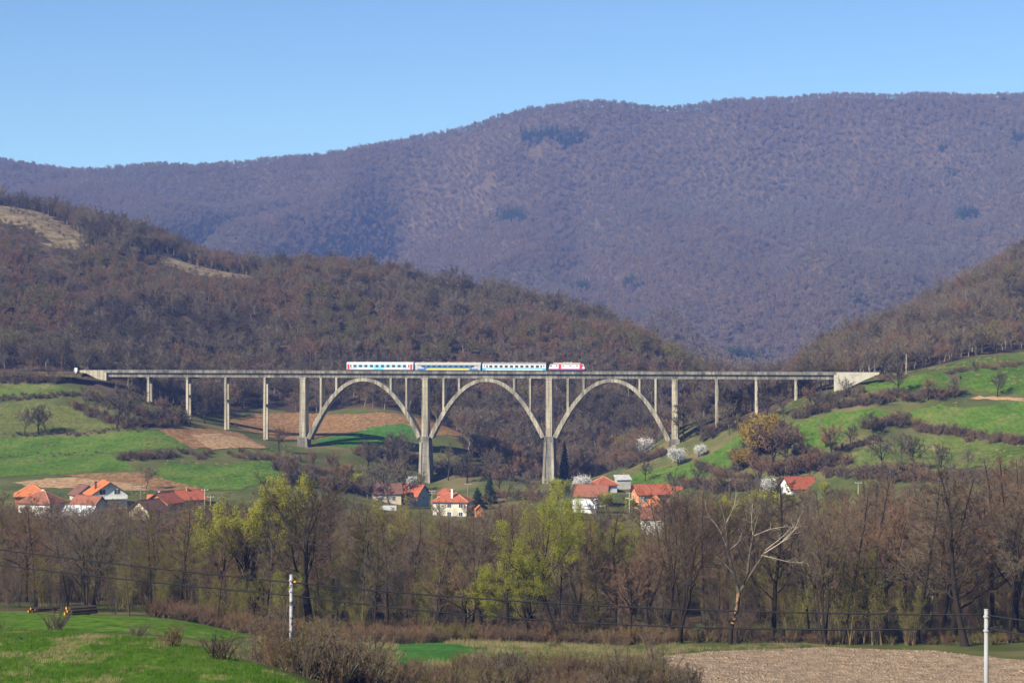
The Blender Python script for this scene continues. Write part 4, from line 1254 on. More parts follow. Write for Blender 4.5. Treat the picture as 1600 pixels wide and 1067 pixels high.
spreading('oak_a', 11, TW_DARK, 10, 12, up=.3)
spreading('oak_b', 12, TW_RED, 9, 11, up=.35)
spreading('multi_a', 13, TW_DARK, 12, 8, 3, spread=.24, up=.25)
spreading('multi_b', 14, TW_GREY, 11, 7, 3, spread=.38, bark=BARK, up=.3)
spreading('willow_a', 15, TW_OLIVE, 9, 8, 2, spread=.3, bark=BARK, leaf=dict(per=5, size=.060, spread=.24), leafm=LEAF_LIME, up=.9)
spreading('willow_b', 16, TW_OLIVE, 9, 9, 1, bark=BARK_O, leaf=dict(per=4, size=.055, spread=.22), leafm=LEAF_BUD, up=.8)
# saplings and bushes
def sapling(key, seed, tw, n=5, h=9, bark=BARK_G, leaf=None, leafm=None, spread=.22, nb=16):
    g = r_(seed)
    st = [stem(g, h * g.uniform(.6, 1.1), 8, spread * g.uniform(.3, 1.2), .05, g.uniform(0, 6.28), base=(g.normal(0, .5), g.normal(0, .5), 0), r0=.06, rtop=.012) for _ in range(n)]
    make_tree(key, seed, st,
        [dict(m=nb, t0=.2, t1=1, ang0=20, ang1=50, length=.26, K=3, up=.4, wob=.12, ratio=.5, rmin=.012, lshape=.5),
         dict(m=7, t0=.15, t1=1, ang0=22, ang1=55, length=.45, K=2, up=.2, wob=.15, ratio=.6, rmin=.010, lshape=.4),
         dict(m=3, t0=.2, t1=1, ang0=22, ang1=55, length=.6, K=2, up=.1, wob=.15, ratio=.7, rmin=.013, lshape=.3)],
        bark, tw, leaf, leafm, n_trunk=1, sides=(5, 3))
sapling('sapling_a', 21, TW_RED)
sapling('sapling_b', 22, TW_GREY, 6, 8)
sapling('sapling_c', 23, TW_OLIVE, 6, 9, BARK_O, dict(per=1, size=.055, spread=.12), LEAF_BUD)
sapling('sapling_d', 24, TW_DARK, 4, 10)
sapling('wands_rust', 25, TW_RUST, 22, 3.2, BARK_O, spread=.55, nb=9)
sapling('wands_olive', 26, TW_OLIVE, 22, 3.0, BARK_O, spread=.6, nb=9)
sapling('bush_a', 27, TW_DARK, 18, 3.0, BARK, spread=.9, nb=10)
sapling('bush_b', 28, TW_RED, 20, 2.8, BARK_G, spread=1.0, nb=10)
sapling('bush_c', 29, TW_GREY, 18, 2.6, BARK_G, spread=1.0, nb=10)
# --- middle-distance trees (slopes behind the village)
def hill(key, seed, tw, bark=BARK_G, h=5.5, nl=9, w=.06, leaf=None, leafm=None, joined=True, up=.5, ls=.95):
    g = r_(seed)
    make_tree(key, seed, [stem(g, h, 6, .08, .07, g.uniform(0, 6), r0=.2, rtop=.06)],
        [dict(m=nl, t0=.3, t1=1, ang0=20, ang1=62, length=ls, K=4, up=up, wob=.12, ratio=.55, lshape=.4, rmin=.06),
         dict(m=8, t0=.2, t1=1, ang0=25, ang1=60, length=.45, K=3, up=.3, wob=.15, ratio=.5, rmin=w, lshape=.4),
         dict(m=7, t0=.15, t1=1, ang0=25, ang1=65, length=.5, K=2, up=.15, wob=.18, ratio=.6, rmin=w * .75, lshape=.3),
         dict(m=3, t0=.2, t1=1, ang0=25, ang1=65, length=.6, K=1, up=.1, wob=.18, ratio=.7, rmin=w * .6, lshape=.3)],
        bark, tw, leaf, leafm, joined=joined, sides=(5, 4, 3))
HT_RED = tree_mat('hill_twigs_reddish', [(.165, .10, .06), (.205, .122, .07), (.17, .104, .06), (.155, .108, .07)])
HT_GREY = tree_mat('hill_twigs_grey', [(.12, .097, .064), (.155, .127, .086), (.135, .108, .07), (.165, .132, .092)])
HT_DARK = tree_mat('hill_twigs_dark', [(.075, .06, .044), (.10, .078, .054), (.085, .073, .048)])
HT_OLIVE = tree_mat('hill_twigs_olive', [(.14, .12, .052), (.17, .145, .06), (.125, .11, .055)])
hill('hill_a', 31, HT_RED); hill('hill_b', 32, HT_GREY, BARK_P, h=6); hill('hill_c', 33, HT_DARK, BARK); hill('hill_d', 34, HT_OLIVE, nl=9); hill('hill_e', 35, HT_RED, BARK_P, h=4.5, nl=10, ls=1.1); hill('hill_f', 36, HT_GREY, BARK_P, h=4.5, nl=10, ls=1.1)
for k, s_, tw, bk in (('slope_a', 41, HT_RED, BARK), ('slope_b', 42, HT_GREY, BARK_G), ('slope_c', 43, HT_DARK, BARK), ('slope_d', 44, HT_OLIVE, BARK)):
    hill(k, s_, tw, bk, joined=False, w=.06)
hill('blossom', 45, HT_GREY, BARK, h=2.2, nl=11, leaf=dict(per=3, size=.10, spread=.4), leafm=BLOSSOM, joined=False, up=.45, ls=1.6)
hill('gold', 46, HT_OLIVE, BARK, h=2.5, nl=9, leaf=dict(per=4, size=.12, spread=.35), leafm=LEAF_GOLD, joined=False, up=.9, ls=1.3)
hill('lime', 47, HT_OLIVE, BARK, h=3.5, nl=9, leaf=dict(per=5, size=.12, spread=.35), leafm=LEAF_LIME, joined=False, up=.9, ls=1.2)
# shrubs for hedgerows
def shrub(key, seed, tw, h=2.4, n=12):
    g = r_(seed)
    st = [stem(g, h * g.uniform(.6, 1.1), 4, .8 * g.uniform(.2, 1.2), .08, g.uniform(0, 6.28), base=(g.normal(0, .5), g.normal(0, .5), 0), r0=.06, rtop=.03) for _ in range(n)]
    make_tree(key, seed, st, [dict(m=8, t0=.15, t1=1, ang0=20, ang1=60, length=.45, K=2, up=.3, wob=.15, ratio=.6, rmin=.035, lshape=.4),
        dict(m=7, t0=.15, t1=1, ang0=25, ang1=65, length=.6, K=1, up=.2, wob=.15, ratio=.7, rmin=.028, lshape=.3)], BARK_G, tw, n_trunk=1, sides=(4,))
shrub('shrub_a', 51, HT_RED); shrub('shrub_b', 52, HT_DARK); shrub('shrub_c', 53, HT_GREY); shrub('shrub_d', 54, TW_RUST)
# --- far trees for the mountain
MT_BROWN = tree_mat('far_twigs_brown', [(.15, .104, .080), (.18, .125, .098), (.14, .102, .082), (.165, .114, .083)])
MT_GREY = tree_mat('far_twigs_grey', [(.125, .104, .088), (.155, .13, .11), (.135, .11, .092)])
def far(key, seed, tw, h=8):
    g = r_(seed)
    make_tree(key, seed, [stem(g, h, 3, .06, .06, g.uniform(0, 6), r0=.2, rtop=.1)],
        [dict(m=7, t0=.3, t1=1, ang0=20, ang1=60, length=.75, K=2, up=.5, wob=.15, ratio=.7, rmin=.13, lshape=.4),
         dict(m=7, t0=.2, t1=1, ang0=25, ang1=65, length=.5, K=1, up=.3, wob=.2, ratio=.8, rmin=.17, lshape=.3),
         dict(m=4, t0=.2, t1=1, ang0=25, ang1=70, length=.8, K=1, up=.2, wob=.2, ratio=.8, rmin=.15, lshape=.3)],
        BARK_G, tw, joined=True, sides=(3, 3))
far('far_a', 61, MT_BROWN); far('far_b', 62, MT_GREY); far('far_c', 63, MT_BROWN, 9); far('far_d', 64, MT_GREY, 7)
def conifer(key, seed, h=16, tiers=18, joined=True):
    g = r_(seed)
    v, q = tubes(*[a[None] for a in stem(g, h, 6, .01, .01, 0, r0=.22, rtop=.03)], 5, 0)
    cv, cq = [], []
    n = 0
    for k in range(tiers):
        t = k / (tiers - 1)
        z = h * (.1 + .9 * t)
        rad = (h * .2) * (1 - t) ** .85 + .25
        m = 10
        for j in range(m):
            a = g.uniform(0, 6.28); rr = rad * g.uniform(.7, 1.15); ww = .5 * rr * g.uniform(.6, 1.1) + .15
            c, s = math.cos(a), math.sin(a)
            dz = -rr * g.uniform(.15, .5)
            z_ = z + g.normal(0, .2)
            p = [(0, 0, z_ + .25), (c * rr * .55 - s * ww, s * rr * .55 + c * ww, z_ + dz * .55), (c * rr, s * rr, z_ + dz), (c * rr * .55 + s * ww, s * rr * .55 - c * ww, z_ + dz * .5 - .15)]
            cv += p; cq.append((n, n + 1, n + 2, n + 3)); n += 4
    cv, cq = np.array(cv), np.array(cq)
    if joined:
        PROTO[key] = dict(mesh=new_mesh(key, np.concatenate([v, cv]), np.concatenate([q, cq + len(v)]), mats=[BARK, NEEDLE], qm=np.concatenate([np.zeros(len(q), int), np.ones(len(cq), int)])), h=h)
    else:
        PROTO[key] = dict(trunk=new_mesh(key + '_trunk', v, q, mats=[BARK]), crown=new_mesh(key + '_crown', cv, cq, mats=[NEEDLE]), h=h)
conifer('far_spruce', 71, 16, 9)
conifer('spruce', 72, 12, 24, False)

# --- hand-shaped landmark trees
def landmark_willow():
    """big fresh-green willow: dark trunk leaning left as it rises, forked, with a low limb to the left and a second stem"""
    st = [poly_stem([(1.0, 0, 0), (.2, .1, 3), (-1.0, .2, 6.5), (-1.6, 0, 9.5), (-1.4, .3, 13), (-.4, .5, 17), (-.3, .3, 21)], .42, .05),
          poly_stem([(-1.2, .1, 7.6), (-3.2, -.4, 9.4), (-4.8, -.3, 11), (-6.0, .2, 15), (-6.6, .4, 18.5)], .30, .05),
          poly_stem([(-1.5, .1, 9.4), (.3, .5, 12), (2.2, .8, 14.2), (3.6, .6, 17.0)], .2, .04),
          poly_stem([(-4.2, .4, 0), (-4.0, .2, 3.5), (-5.0, .2, 7), (-5.6, -.3, 11)], .3, .05),
          poly_stem([(-4.0, .2, 3.8), (-2.4, -.4, 6), (-1.9, -.7, 9), (-3.6, -1.2, 13)], .16, .04),
          poly_stem([(-4.9, -.3, 10.8), (-8.0, -.6, 10.2), (-11.2, -.4, 10.4)], .16, .03),
          poly_stem([(-5.0, .2, 7.0), (-8.4, .6, 6.6), (-12.4, .4, 7.2)], .13, .03)]
    make_tree('landmark_willow', 81, st,
        [dict(m=13, t0=.3, t1=1, ang0=25, ang1=70, length=.42, K=6, up=.45, wob=.13, ratio=.5, lshape=.3),
         dict(m=9, t0=.2, t1=1, ang0=22, ang1=58, length=.5, K=4, up=.4, wob=.14, ratio=.5, rmin=.014, lshape=.4),
         dict(m=7, t0=.2, t1=1, ang0=22, ang1=60, length=.5, K=3, up=.3, wob=.16, ratio=.6, rmin=.011, lshape=.3)],
        BARK, TW_OLIVE, dict(per=8, size=.070, spread=.24), LEAF_LIME)
landmark_willow()
def landmark_dead():
    """storm-broken tree: peeled orange lower trunk, dark limbs ending in bleached broken branches"""
    tr_ = [poly_stem([(-1.0, 0, 0), (-.9, 0, 2.5), (0, 0, 5.0), (.2, 0, 7.6)], .36, .27)]
    limbs = [poly_stem([(.2, 0, 7.4), (-.4, .2, 10.0), (-1.4, .2, 13.5), (-1.6, .1, 17.5), (-2.4, .2, 20.2)], .30, .10),
             poly_stem([(.2, 0, 7.4), (1.4, -.2, 9.4), (1.6, -.3, 12.2), (2.2, -.2, 15.5), (3.0, 0, 18.5)], .28, .09),
             poly_stem([(1.3, -.2, 9.2), (2.8, -.5, 11.6), (3.8, -.7, 13.2)], .2, .13)]
    pale = [poly_stem([(3.8, -.7, 13.2), (6.0, -.9, 14.6), (7.8, -1.0, 16.0), (8.8, -1.0, 18.4)], .13, .04),
            poly_stem([(3.9, -.7, 13.6), (6.2, -.4, 15.3), (8.2, -.3, 17.2)], .10, .03), poly_stem([(6.3, -.9, 14.9), (8.0, -1.2, 16.6), (9.6, -1.3, 17.6)], .08, .02),
            poly_stem([(2.3, -.2, 15.6), (4.6, -.4, 16.6), (7.2, -.5, 17.0)], .09, .03),
            poly_stem([(-.5, .2, 10.1), (-1.9, .3, 11.7), (-2.9, .2, 13.8)], .09, .02), poly_stem([(-1.5, .2, 14), (-2.6, .1, 16.6), (-4.2, .1, 18.6), (-4.6, 0, 19.8)], .10, .03),
            poly_stem([(-1.6, .1, 17.4), (-.5, 0, 19.6), (-.1, .2, 21.8)], .09, .03), poly_stem([(-1.4, .2, 13.4), (.2, .1, 14.6), (.9, .1, 16.6)], .08, .03),
            poly_stem([(2.2, -.2, 15.5), (2.0, -.1, 17.8), (2.2, 0, 20.2)], .07, .02), poly_stem([(5.4, -.8, 12.4), (7.4, -.6, 11.9), (9.8, -.5, 11.8)], .08, .03), poly_stem([(3.4, -.7, 12.9), (4.6, -.8, 12.6), (5.5, -.8, 12.4)], .09, .07)]
    make_tree('dead_core', 82, limbs, [dict(m=7, t0=.3, t1=1, ang0=25, ang1=65, length=.25, K=4, up=.2, wob=.15, ratio=.4, lshape=.4),
        dict(m=6, t0=.2, t1=1, ang0=25, ang1=60, length=.5, K=3, up=.1, wob=.15, ratio=.5, rmin=.012, lshape=.4),
        dict(m=5, t0=.2, t1=1, ang0=25, ang1=60, length=.5, K=2, up=.1, wob=.15, ratio=.5, rmin=.010, lshape=.4)], BARK_G, TW_GREY)
    v, q = tubes(np.stack([s[0] for s in tr_]), np.stack([s[1] for s in tr_]), 8, 0)
    qz = v[q].mean(1)
    PROTO['dead_trunk'] = dict(mesh=new_mesh('dead_trunk', v, q, mats=[PEELED, BARK], qm=((qz[:, 2] < 2.8) | (qz[:, 0] > np.interp(qz[:, 2], [0, 8], [-.70, .40]))).astype(int), smooth_shade=True))
    rg = r_(83)
    pp, rr = np.stack([s[0] for s in pale]), np.stack([s[1] for s in pale]) * .72
    v, q = tubes(pp, rr, 5, 0)
    p2, r2 = spawn(rg, pp, rr, m=7, t0=.3, t1=1, ang0=20, ang1=60, length=.32, K=4, up=.2, wob=.14, ratio=.45, rmin=.016)
    p3, r3 = spawn(rg, p2, r2, m=4, t0=.3, t1=1, ang0=20, ang1=60, length=.45, K=3, up=.1, wob=.14, ratio=.6, rmin=.012)
    v2, q2 = tubes(p2, r2, 4, len(v))
    v3, q3 = tubes(p3, r3, 3, len(v) + len(v2))
    v2, q2 = np.concatenate([v2, v3]), np.concatenate([q2, q3])
    PROTO['dead_pale'] = dict(mesh=new_mesh('dead_pale', np.concatenate([v, v2]), np.concatenate([q, q2]), mats=[DEADWOOD], smooth_shade=True))
landmark_dead()

# ------------------------------------------------------------------ trees: placing
def place(key, x, y, h, label, group, cat='tree', name='bare_tree', rz=None, rng=np.random.default_rng(77), sink=.1, wide=1.0):
    pr = PROTO[key]
    o = empty(name, (x, y, h1(x, y) - sink), rng.uniform(0, 6.28) if rz is None else rz)
    s = h / pr['h']
    o.scale = (s * wide, s * wide, s)
    for nm in ('trunk', 'crown'):
        link({'trunk': 'trunk', 'crown': 'crown'}[nm] if cat == 'tree' else {'trunk': 'stems', 'crown': 'twigs'}[nm], pr[nm], o)
    tag(o, label, cat, group)
    return o
def at_px(key, px, Y, top, label, group=None, **k):
    """a tree standing under column px at distance Y whose tip reaches row top"""
    x = XU(px, Y)
    z = h1(x, Y)
    h = max(.8, CZ - (top - 533.5) * Y / F - z)
    return place(key, x, Y, h, label, group, **k)
def on_px(key, px, py, top, label, group=None, **k):
    g = ground(px, py)
    h = max(.8, CZ - (top - 533.5) * g[1] / F - g[2])
    return place(key, g[0], g[1], h, label, group, **k)

def scatter(name, xyz, rz, sc, idx, protos, label, cat, parent=None, kind='stuff'):
    """one object that carries many instances (an uncountable mass)"""
    me = bpy.data.meshes.new(name)
    n = len(xyz)
    me.vertices.add(n)
    me.vertices.foreach_set('co', np.asarray(xyz, np.float32).ravel())
    for an, ty, d in (('rz', 'FLOAT', rz), ('sc', 'FLOAT', sc), ('pick', 'INT', idx)):
        me.attributes.new(an, ty, 'POINT').data.foreach_set('value', np.asarray(d, np.int32 if ty == 'INT' else np.float32))
    o = link(name, me)
    tag(o, label, cat, kind=kind)
    c = bpy.data.collections.new('source_' + name)
    for k, m in enumerate(protos):
        c.objects.link(bpy.data.objects.new('%s_src_%02d' % (name, k), m))
    ng = bpy.data.node_groups.new(name, 'GeometryNodeTree')
    ng.interface.new_socket('Geometry', in_out='INPUT', socket_type='NodeSocketGeometry')
    ng.interface.new_socket('Geometry', in_out='OUTPUT', socket_type='NodeSocketGeometry')
    N, L = ng.nodes, ng.links
    gi, go = N.new('NodeGroupInput'), N.new('NodeGroupOutput')
    ci = N.new('GeometryNodeCollectionInfo'); ci.inputs['Collection'].default_value = c
    ci.inputs['Separate Children'].default_value = True; ci.inputs['Reset Children'].default_value = True
    ip = N.new('GeometryNodeInstanceOnPoints')
    ip.inputs['Pick Instance'].default_value = True
    def at(nm, ty):
        a = N.new('GeometryNodeInputNamedAttribute'); a.data_type = ty; a.inputs['Name'].default_value = nm; return a.outputs['Attribute']
    cx = N.new('ShaderNodeCombineXYZ'); L.new(at('rz', 'FLOAT'), cx.inputs['Z'])
    er = N.new('FunctionNodeEulerToRotation'); L.new(cx.outputs[0], er.inputs[0])
    L.new(gi.outputs[0], ip.inputs['Points']); L.new(ci.outputs[0], ip.inputs['Instance'])
    L.new(at('pick', 'INT'), ip.inputs['Instance Index']); L.new(er.outputs[0], ip.inputs['Rotation']); L.new(at('sc', 'FLOAT'), ip.inputs['Scale'])
    L.new(ip.outputs[0], go.inputs[0])
    o.modifiers.new('scatter', 'NODES').node_group = ng
    return o

def jgrid(x0, x1, y0, y1, d, rng):
    """jittered grid in plan"""
    gx_, gy_ = np.meshgrid(np.arange(x0, x1, d), np.arange(y0, y1, d))
    gx_ = gx_ + rng.uniform(-.5, .5, gx_.shape) * d; gy_ = gy_ + rng.uniform(-.5, .5, gy_.shape) * d
    return gx_.ravel(), gy_.ravel()
def in_view(x, y, m=60):
    c = colof(x, y)
    return (c > -m) & (c < 1600 + m)

# mountain forest: one far-off mass
rg = np.random.default_rng(100)
mx_, my_ = jgrid(-1100, 1100, 1330, 3680, 8.0, rg)
k = in_view(mx_, my_, 70) & (vnoise(mx_ / 40, my_ / 40, 31) > -.42)
mx_, my_ = mx_[k], my_[k]
# spruce stands on the mountain: (column, row, half width, half height) found on the slope
SP = [(865,211,46,12),(800,336,25,11),(1345,468,10,7),(1485,266,10,10),(1475,228,12,5),(1590,215,10,8),(910,446,24,4),(985,440,10,5),(560,326,9,3),(1512,332,17,6),(1155,556,14,9),(1190,550,10,6)]
mz_ = H(mx_, my_)
mc = colof(mx_, my_); mr = 533.5 + (CZ - mz_ - 8) * F / my_
isp = np.zeros(len(mx_), bool)
for c, r, a, b in SP:
    isp |= (((mc - c) / a) ** 2 + ((mr - r) / b) ** 2 + vnoise(mx_ / 25, my_ / 25, 37) * 1.8) < .8
pick = rg.integers(0, 4, len(mx_))
pn = vnoise(mx_ / 160, my_ / 160, 41)
pick = np.where(pn + rg.normal(0, .12, len(pn)) > .05, pick // 2 * 2, pick // 2 * 2 + 1)
sc = rg.uniform(.6, 1.35, len(mx_)) * (1 + vnoise(mx_ / 90, my_ / 90, 43) * .5)
scatter('mountain_forest', np.column_stack([mx_, my_, mz_ - .3])[~isp], rg.uniform(0, 6.28, (~isp).sum()), sc[~isp], pick[~isp], [PROTO[k]['mesh'] for k in ('far_a', 'far_b', 'far_c', 'far_d')],
        'hazy brown leafless forest covering the whole mountain behind the viaduct', 'forest')
sx_ = np.repeat(mx_[isp], 3) + rg.normal(0, 4, isp.sum() * 3); sy_ = np.repeat(my_[isp], 3) + rg.normal(0, 4, isp.sum() * 3)
scatter('spruce_stands', np.column_stack([sx_, sy_, H(sx_, sy_) - .3]), rg.uniform(0, 6.28, len(sx_)), rg.uniform(.8, 1.35, len(sx_)), np.zeros(len(sx_), int), [PROTO['far_spruce']['mesh']],
        'small dark green spruce stands among the brown forest of the mountain', 'forest')
print('mountain', (~isp).sum(), isp.sum())

# woods on the two nearer hills
hx, hy = jgrid(-420, 420, 740, 1330, 6.2, rg)
k = in_view(hx, hy, 40) & forest_mask(hx, hy)
for f_ in FIELDS[:-2]: k &= ~in_poly(hx, hy, f_)
for f_ in FIELDS[-2:]: k &= ~in_poly(hx, hy, f_) | (rg.uniform(0, 1, len(hx)) < .28)
# the railway is kept clear
ds = (hx - X0) * math.cos(A) - (hy - Y0) * math.sin(A); dt = (hx - X0) * math.sin(A) + (hy - Y0) * math.cos(A)
k &= ~((dt > -6) & (dt < 11) & ((ds < sL + 4) | (ds > sR - 4))) & ~((dt > -70) & (dt < 8) & (ds > sL - 8) & (ds < sR + 6))
hx, hy = hx[k], hy[k]
hn = vnoise(hx / 45, hy / 45, 51) + rg.normal(0, .16, len(hx))
pk = np.where(hn < -.22, 2, np.where(hn < -.05, 1, np.where(hn < .08, 5, np.where(hn < .2, 0, np.where(hn < .34, 4, 3)))))
hh = rg.uniform(.75, 1.0, len(hx)) * rg.uniform(1, 1.75, len(hx)) * (1 + .0 * smooth(950, 1150, hy))
for f_ in FIELDS[-2:]:
    for dd in (0, 12, 24, 36, 48):
        hh = np.where(in_poly(hx, hy + dd, f_), np.minimum(hh, .35 + dd / 110), hh)
hc_ = colof(hx, hy)
hh = np.where((hy > 1080) & (hc_ > 690) & (hc_ < 960), hh * 1.3, hh)
hz_ = H(hx, hy)
# the largest in the picture become single trees below
dist = np.hypot(hx, hy)
order = np.argsort(dist)
single = np.zeros(len(hx), bool); single[order[:0]] = True
scatter('hillside_forest', np.column_stack([hx, hy, hz_ - .3])[~single], rg.uniform(0, 6.28, (~single).sum()), hh[~single], pk[~single], [PROTO[k]['mesh'] for k in ('hill_a', 'hill_b', 'hill_c', 'hill_d', 'hill_e', 'hill_f')],
        'brown and grey leafless wood covering the nearer hills behind the viaduct', 'forest')
print('hill', len(hx))
for i in np.where(single)[0]:
    kk = ('slope_a', 'slope_b', 'slope_c', 'slope_d')[int(rg.integers(0, 4))]
    left = colof(hx[i], hy[i]) < 1090
    place(kk, hx[i], hy[i], PROTO[kk]['h'] * hh[i] * .95, 'bare brown tree at the lower edge of the wood behind the arches' if left else 'bare brown tree on the slope below the right end of the deck',
          'trees at the foot of the left hill wood' if left else 'trees at the foot of the right hill wood')
# ------------------------------------------------------------------ riverside wood
rw = np.random.default_rng(200)
WT = 'trees of the riverside wood'
at_px('landmark_willow', 862, 300, 752, 'large willow in fresh lime-green leaf with a dark forked leaning trunk', name='willow_tree', rz=0.0)
def dead(px, Y, top):
    x = XU(px, Y); z = h1(x, Y)
    o = empty('broken_tree', (x, Y, z - .1), 0.0)
    s = (CZ - (top - 533.5) * Y / F - z) / 21.8
    o.scale = (s, s, s)
    link('trunk', PROTO['dead_trunk']['mesh'], o)['label'] = 'peeled orange lower trunk'
    link('limbs', PROTO['dead_core']['trunk'], o)
    link('crown', PROTO['dead_core']['crown'], o)
    link('bleached_branches', PROTO['dead_pale']['mesh'], o)['label'] = 'bleached broken branches'
    tag(o, 'storm-broken tree with peeled orange trunk and bleached white branches', 'tree')
dead(1152, 299, 768)
LM = [  # key, column, distance, tip row, label, name, extra
 ('willow_a', 392, 330, 733, 'tall willow in lime-green leaf rising above the wood left of the dark oak', 'willow_tree', 1.0),
 ('oak_a', 492, 303, 720, 'big dark spreading bare tree behind the spotted pole', 'bare_tree', 1.2),
 ('alder_b', 606, 322, 800, 'bare tree with thin grey trunk between the dark spreading tree and the pale willow', 'bare_tree', 1.1),
 ('alder_e', 738, 304, 790, 'bare tree with bleached broken side limbs left of the large willow', 'bare_tree', 1.1),
 ('willow_b', 610, 372, 768, 'pale olive willow before the grey sheds', 'willow_tree', .9),
 ('oak_b', 800, 360, 745, 'reddish bare tree behind the left half of the large willow', 'bare_tree', 1.0),
 ('alder_c', 958, 306, 800, 'crooked dark tree leaning left beside the large willow', 'bare_tree', 1.2),
 ('multi_a', 1062, 300, 738, 'dark bare tree with three tall stems from one stump', 'bare_tree', 1.05),
 ('alder_c', 1210, 306, 742, 'tall dark bare tree in front of the lone white house', 'bare_tree', 1.2),
 ('multi_b', 1288, 300, 770, 'leaning bare tree with several crooked stems behind the ploughed field', 'bare_tree', .8),
 ('alder_b', 1363, 330, 742, 'slim dark bare tree standing behind the yellowish saplings', 'bare_tree', 1.0),
 ('alder_e', 1452, 315, 762, 'bare tree with a pale grey stem amid the right wood', 'bare_tree', 1.0),
 ('alder_c', 1508, 302, 728, 'crooked dark tree with a bent trunk at the edge of the ploughed field', 'bare_tree', 1.4),
 ('alder_a', 1588, 330, 708, 'tall bare tree at the right edge of the wood', 'bare_tree', 1.0),
 ('alder_c', 290, 312, 812, 'slender dark tree with few branches in the left wood', 'bare_tree', .7),
 ('alder_e', 203, 299, 858, 'small bare tree with a sunlit grey trunk at the edge of the meadow', 'bare_tree', 1.1),
 ('willow_b', 300, 335, 812, 'olive-leaved willow behind the slender dark tree', 'willow_tree', .9),
 ('willow_a', 1165, 420, 772, 'lime willow top behind the storm-broken tree', 'willow_tree', .9),
 ('willow_b', 1300, 430, 775, 'yellow-green willow right of the lone white house', 'willow_tree', 1.0),
 ('willow_a', 905, 345, 765, 'lime willow behind the right half of the large willow', 'willow_tree', .8),
 ('willow_b', 975, 340, 800, 'thin olive willow below the white balconies', 'willow_tree', .7),
 ('willow_b', 450, 300, 880, 'young willow with olive shoots left of the spotted pole', 'willow_tree', 1.0),
 ('willow_b', 735, 318, 865, 'low olive willow under the large willow', 'willow_tree', 1.0),
 ('willow_a', 150, 380, 815, 'small lime bush-willow amid the left wood', 'willow_tree', .8),
 ('willow_b', 1480, 430, 745, 'pale lime willow top in the right wood', 'willow_tree', .9),
]
for key, px, Y, top, lab, nm, wide in LM:
    at_px(key, px, Y, top, lab, name=nm, wide=wide)
TOPS = fb([-60, 0, 100, 200, 300, 430, 520, 600, 700, 800, 950, 1000, 1050, 1150, 1250, 1300, 1400, 1500, 1600, 1660], [766, 764, 774, 776, 772, 764, 756, 782, 806, 775, 790, 832, 748, 752, 775, 748, 735, 725, 705, 700])
wx, wy = jgrid(-190, 200, 306, 620, 10.8, rw)
wc = colof(wx, wy)
BACK = fb([-60, 340, 430, 600, 660, 760, 880, 980, 1060, 1120, 1200, 1290, 1400, 1660], [540, 540, 600, 600, 590, 590, 600, 530, 530, 600, 600, 590, 590, 570])
k = in_view(wx, wy, 50) & (wy < BACK(wc)) & ~((wc > 1105) & (wc < 1215) & (wy < 328)) & ~((wc > 780) & (wc < 900) & (wy < 322)) & ~((wc > 440) & (wc < 550) & (wy < 325))
wx, wy, wc = wx[k], wy[k], wc[k]
o_ = np.argsort(wy)
print('wood', len(wx))
WLAB = {'alder_a': 'reddish-twigged bare tree', 'alder_b': 'grey-brown slender bare tree', 'alder_c': 'dark slender bare tree', 'alder_d': 'olive-twigged bare tree', 'alder_e': 'pale-stemmed bare tree',
        'oak_b': 'broad reddish bare tree', 'multi_b': 'many-stemmed grey bare tree', 'oak_a': 'broad dark bare tree'}
ZN = [(40, 'at the left edge'), (95, 'behind the left log pile'), (150, 'behind the right log pile'), (215, 'below the green gabled house'), (300, 'below the beige gable'), (350, 'beside the slender dark tree'), (430, 'round the tall willow'), (500, 'behind the spotted pole'), (570, 'right of the big dark tree'), (640, 'round the pale olive willow'),
      (700, 'below the cream house'), (760, 'left of the large willow'), (820, 'behind the left of the large willow'), (880, 'behind the large willow trunk'), (940, 'right of the large willow'), (1000, 'below the white balconies'), (1050, 'below the orange hipped roof'), (1110, 'round the three-stemmed tree'), (1165, 'left of the storm-broken tree'),
      (1220, 'right of the storm-broken tree'), (1280, 'below the lone white house'), (1340, 'amid the yellowish saplings'), (1400, 'right of the yellowish saplings'), (1450, 'left of the bent dark tree'), (1510, 'round the bent dark tree'), (1560, 'behind the grey pole'), (3000, 'at the right edge')]
zone = lambda c: next(t for m_, t in ZN if c < m_)
rowz = lambda y: 'front row' if y < 322 else 'second row' if y < 336 else 'third row' if y < 352 else 'middle' if y < 372 else 'rear'
mass = []
count = 0
for i in o_:
    c = float(wc[i])
    if c < 340: keys, pr = ['alder_a', 'alder_d', 'alder_b', 'oak_b', 'multi_b', 'oak_a'], [.26, .15, .15, .24, .1, .1]
    elif c < 1000: keys, pr = ['alder_a', 'alder_d', 'alder_b', 'oak_b', 'multi_b', 'oak_a'], [.22, .17, .14, .26, .06, .15]
    else: keys, pr = ['alder_a', 'alder_c', 'alder_b', 'oak_b', 'multi_b', 'oak_a'], [.22, .14, .24, .22, .05, .13]
    key = rw.choice(keys, p=pr)
    top = float(TOPS(c)) + abs(rw.normal(0, 28)) + (10 if wy[i] < 330 else 0)
    if 668 < c < 748: top = max(top, 802)          # the cream house and the white end wall stay in sight
    if 885 < c < 940: top = max(top, 788)
    if 985 < c < 1048: top = max(top, 818)
    wide = float(rw.uniform(.85, 1.3))
    if count < 225:
        at_px(key, c, float(wy[i]), top, WLAB[key] + ', ' + rowz(wy[i]) + ' of the wood, ' + zone(c), WT, wide=wide, rng=rw)
        count += 1
    else:
        z_ = h1(wx[i], wy[i])
        mass.append((wx[i], wy[i], z_ - .1, max(4.0, CZ - (top - 533.5) * wy[i] / F - z_) / PROTO[key]['h'], ['alder_a', 'alder_b', 'alder_c', 'alder_d', 'oak_a', 'oak_b', 'multi_b'].index(key)))

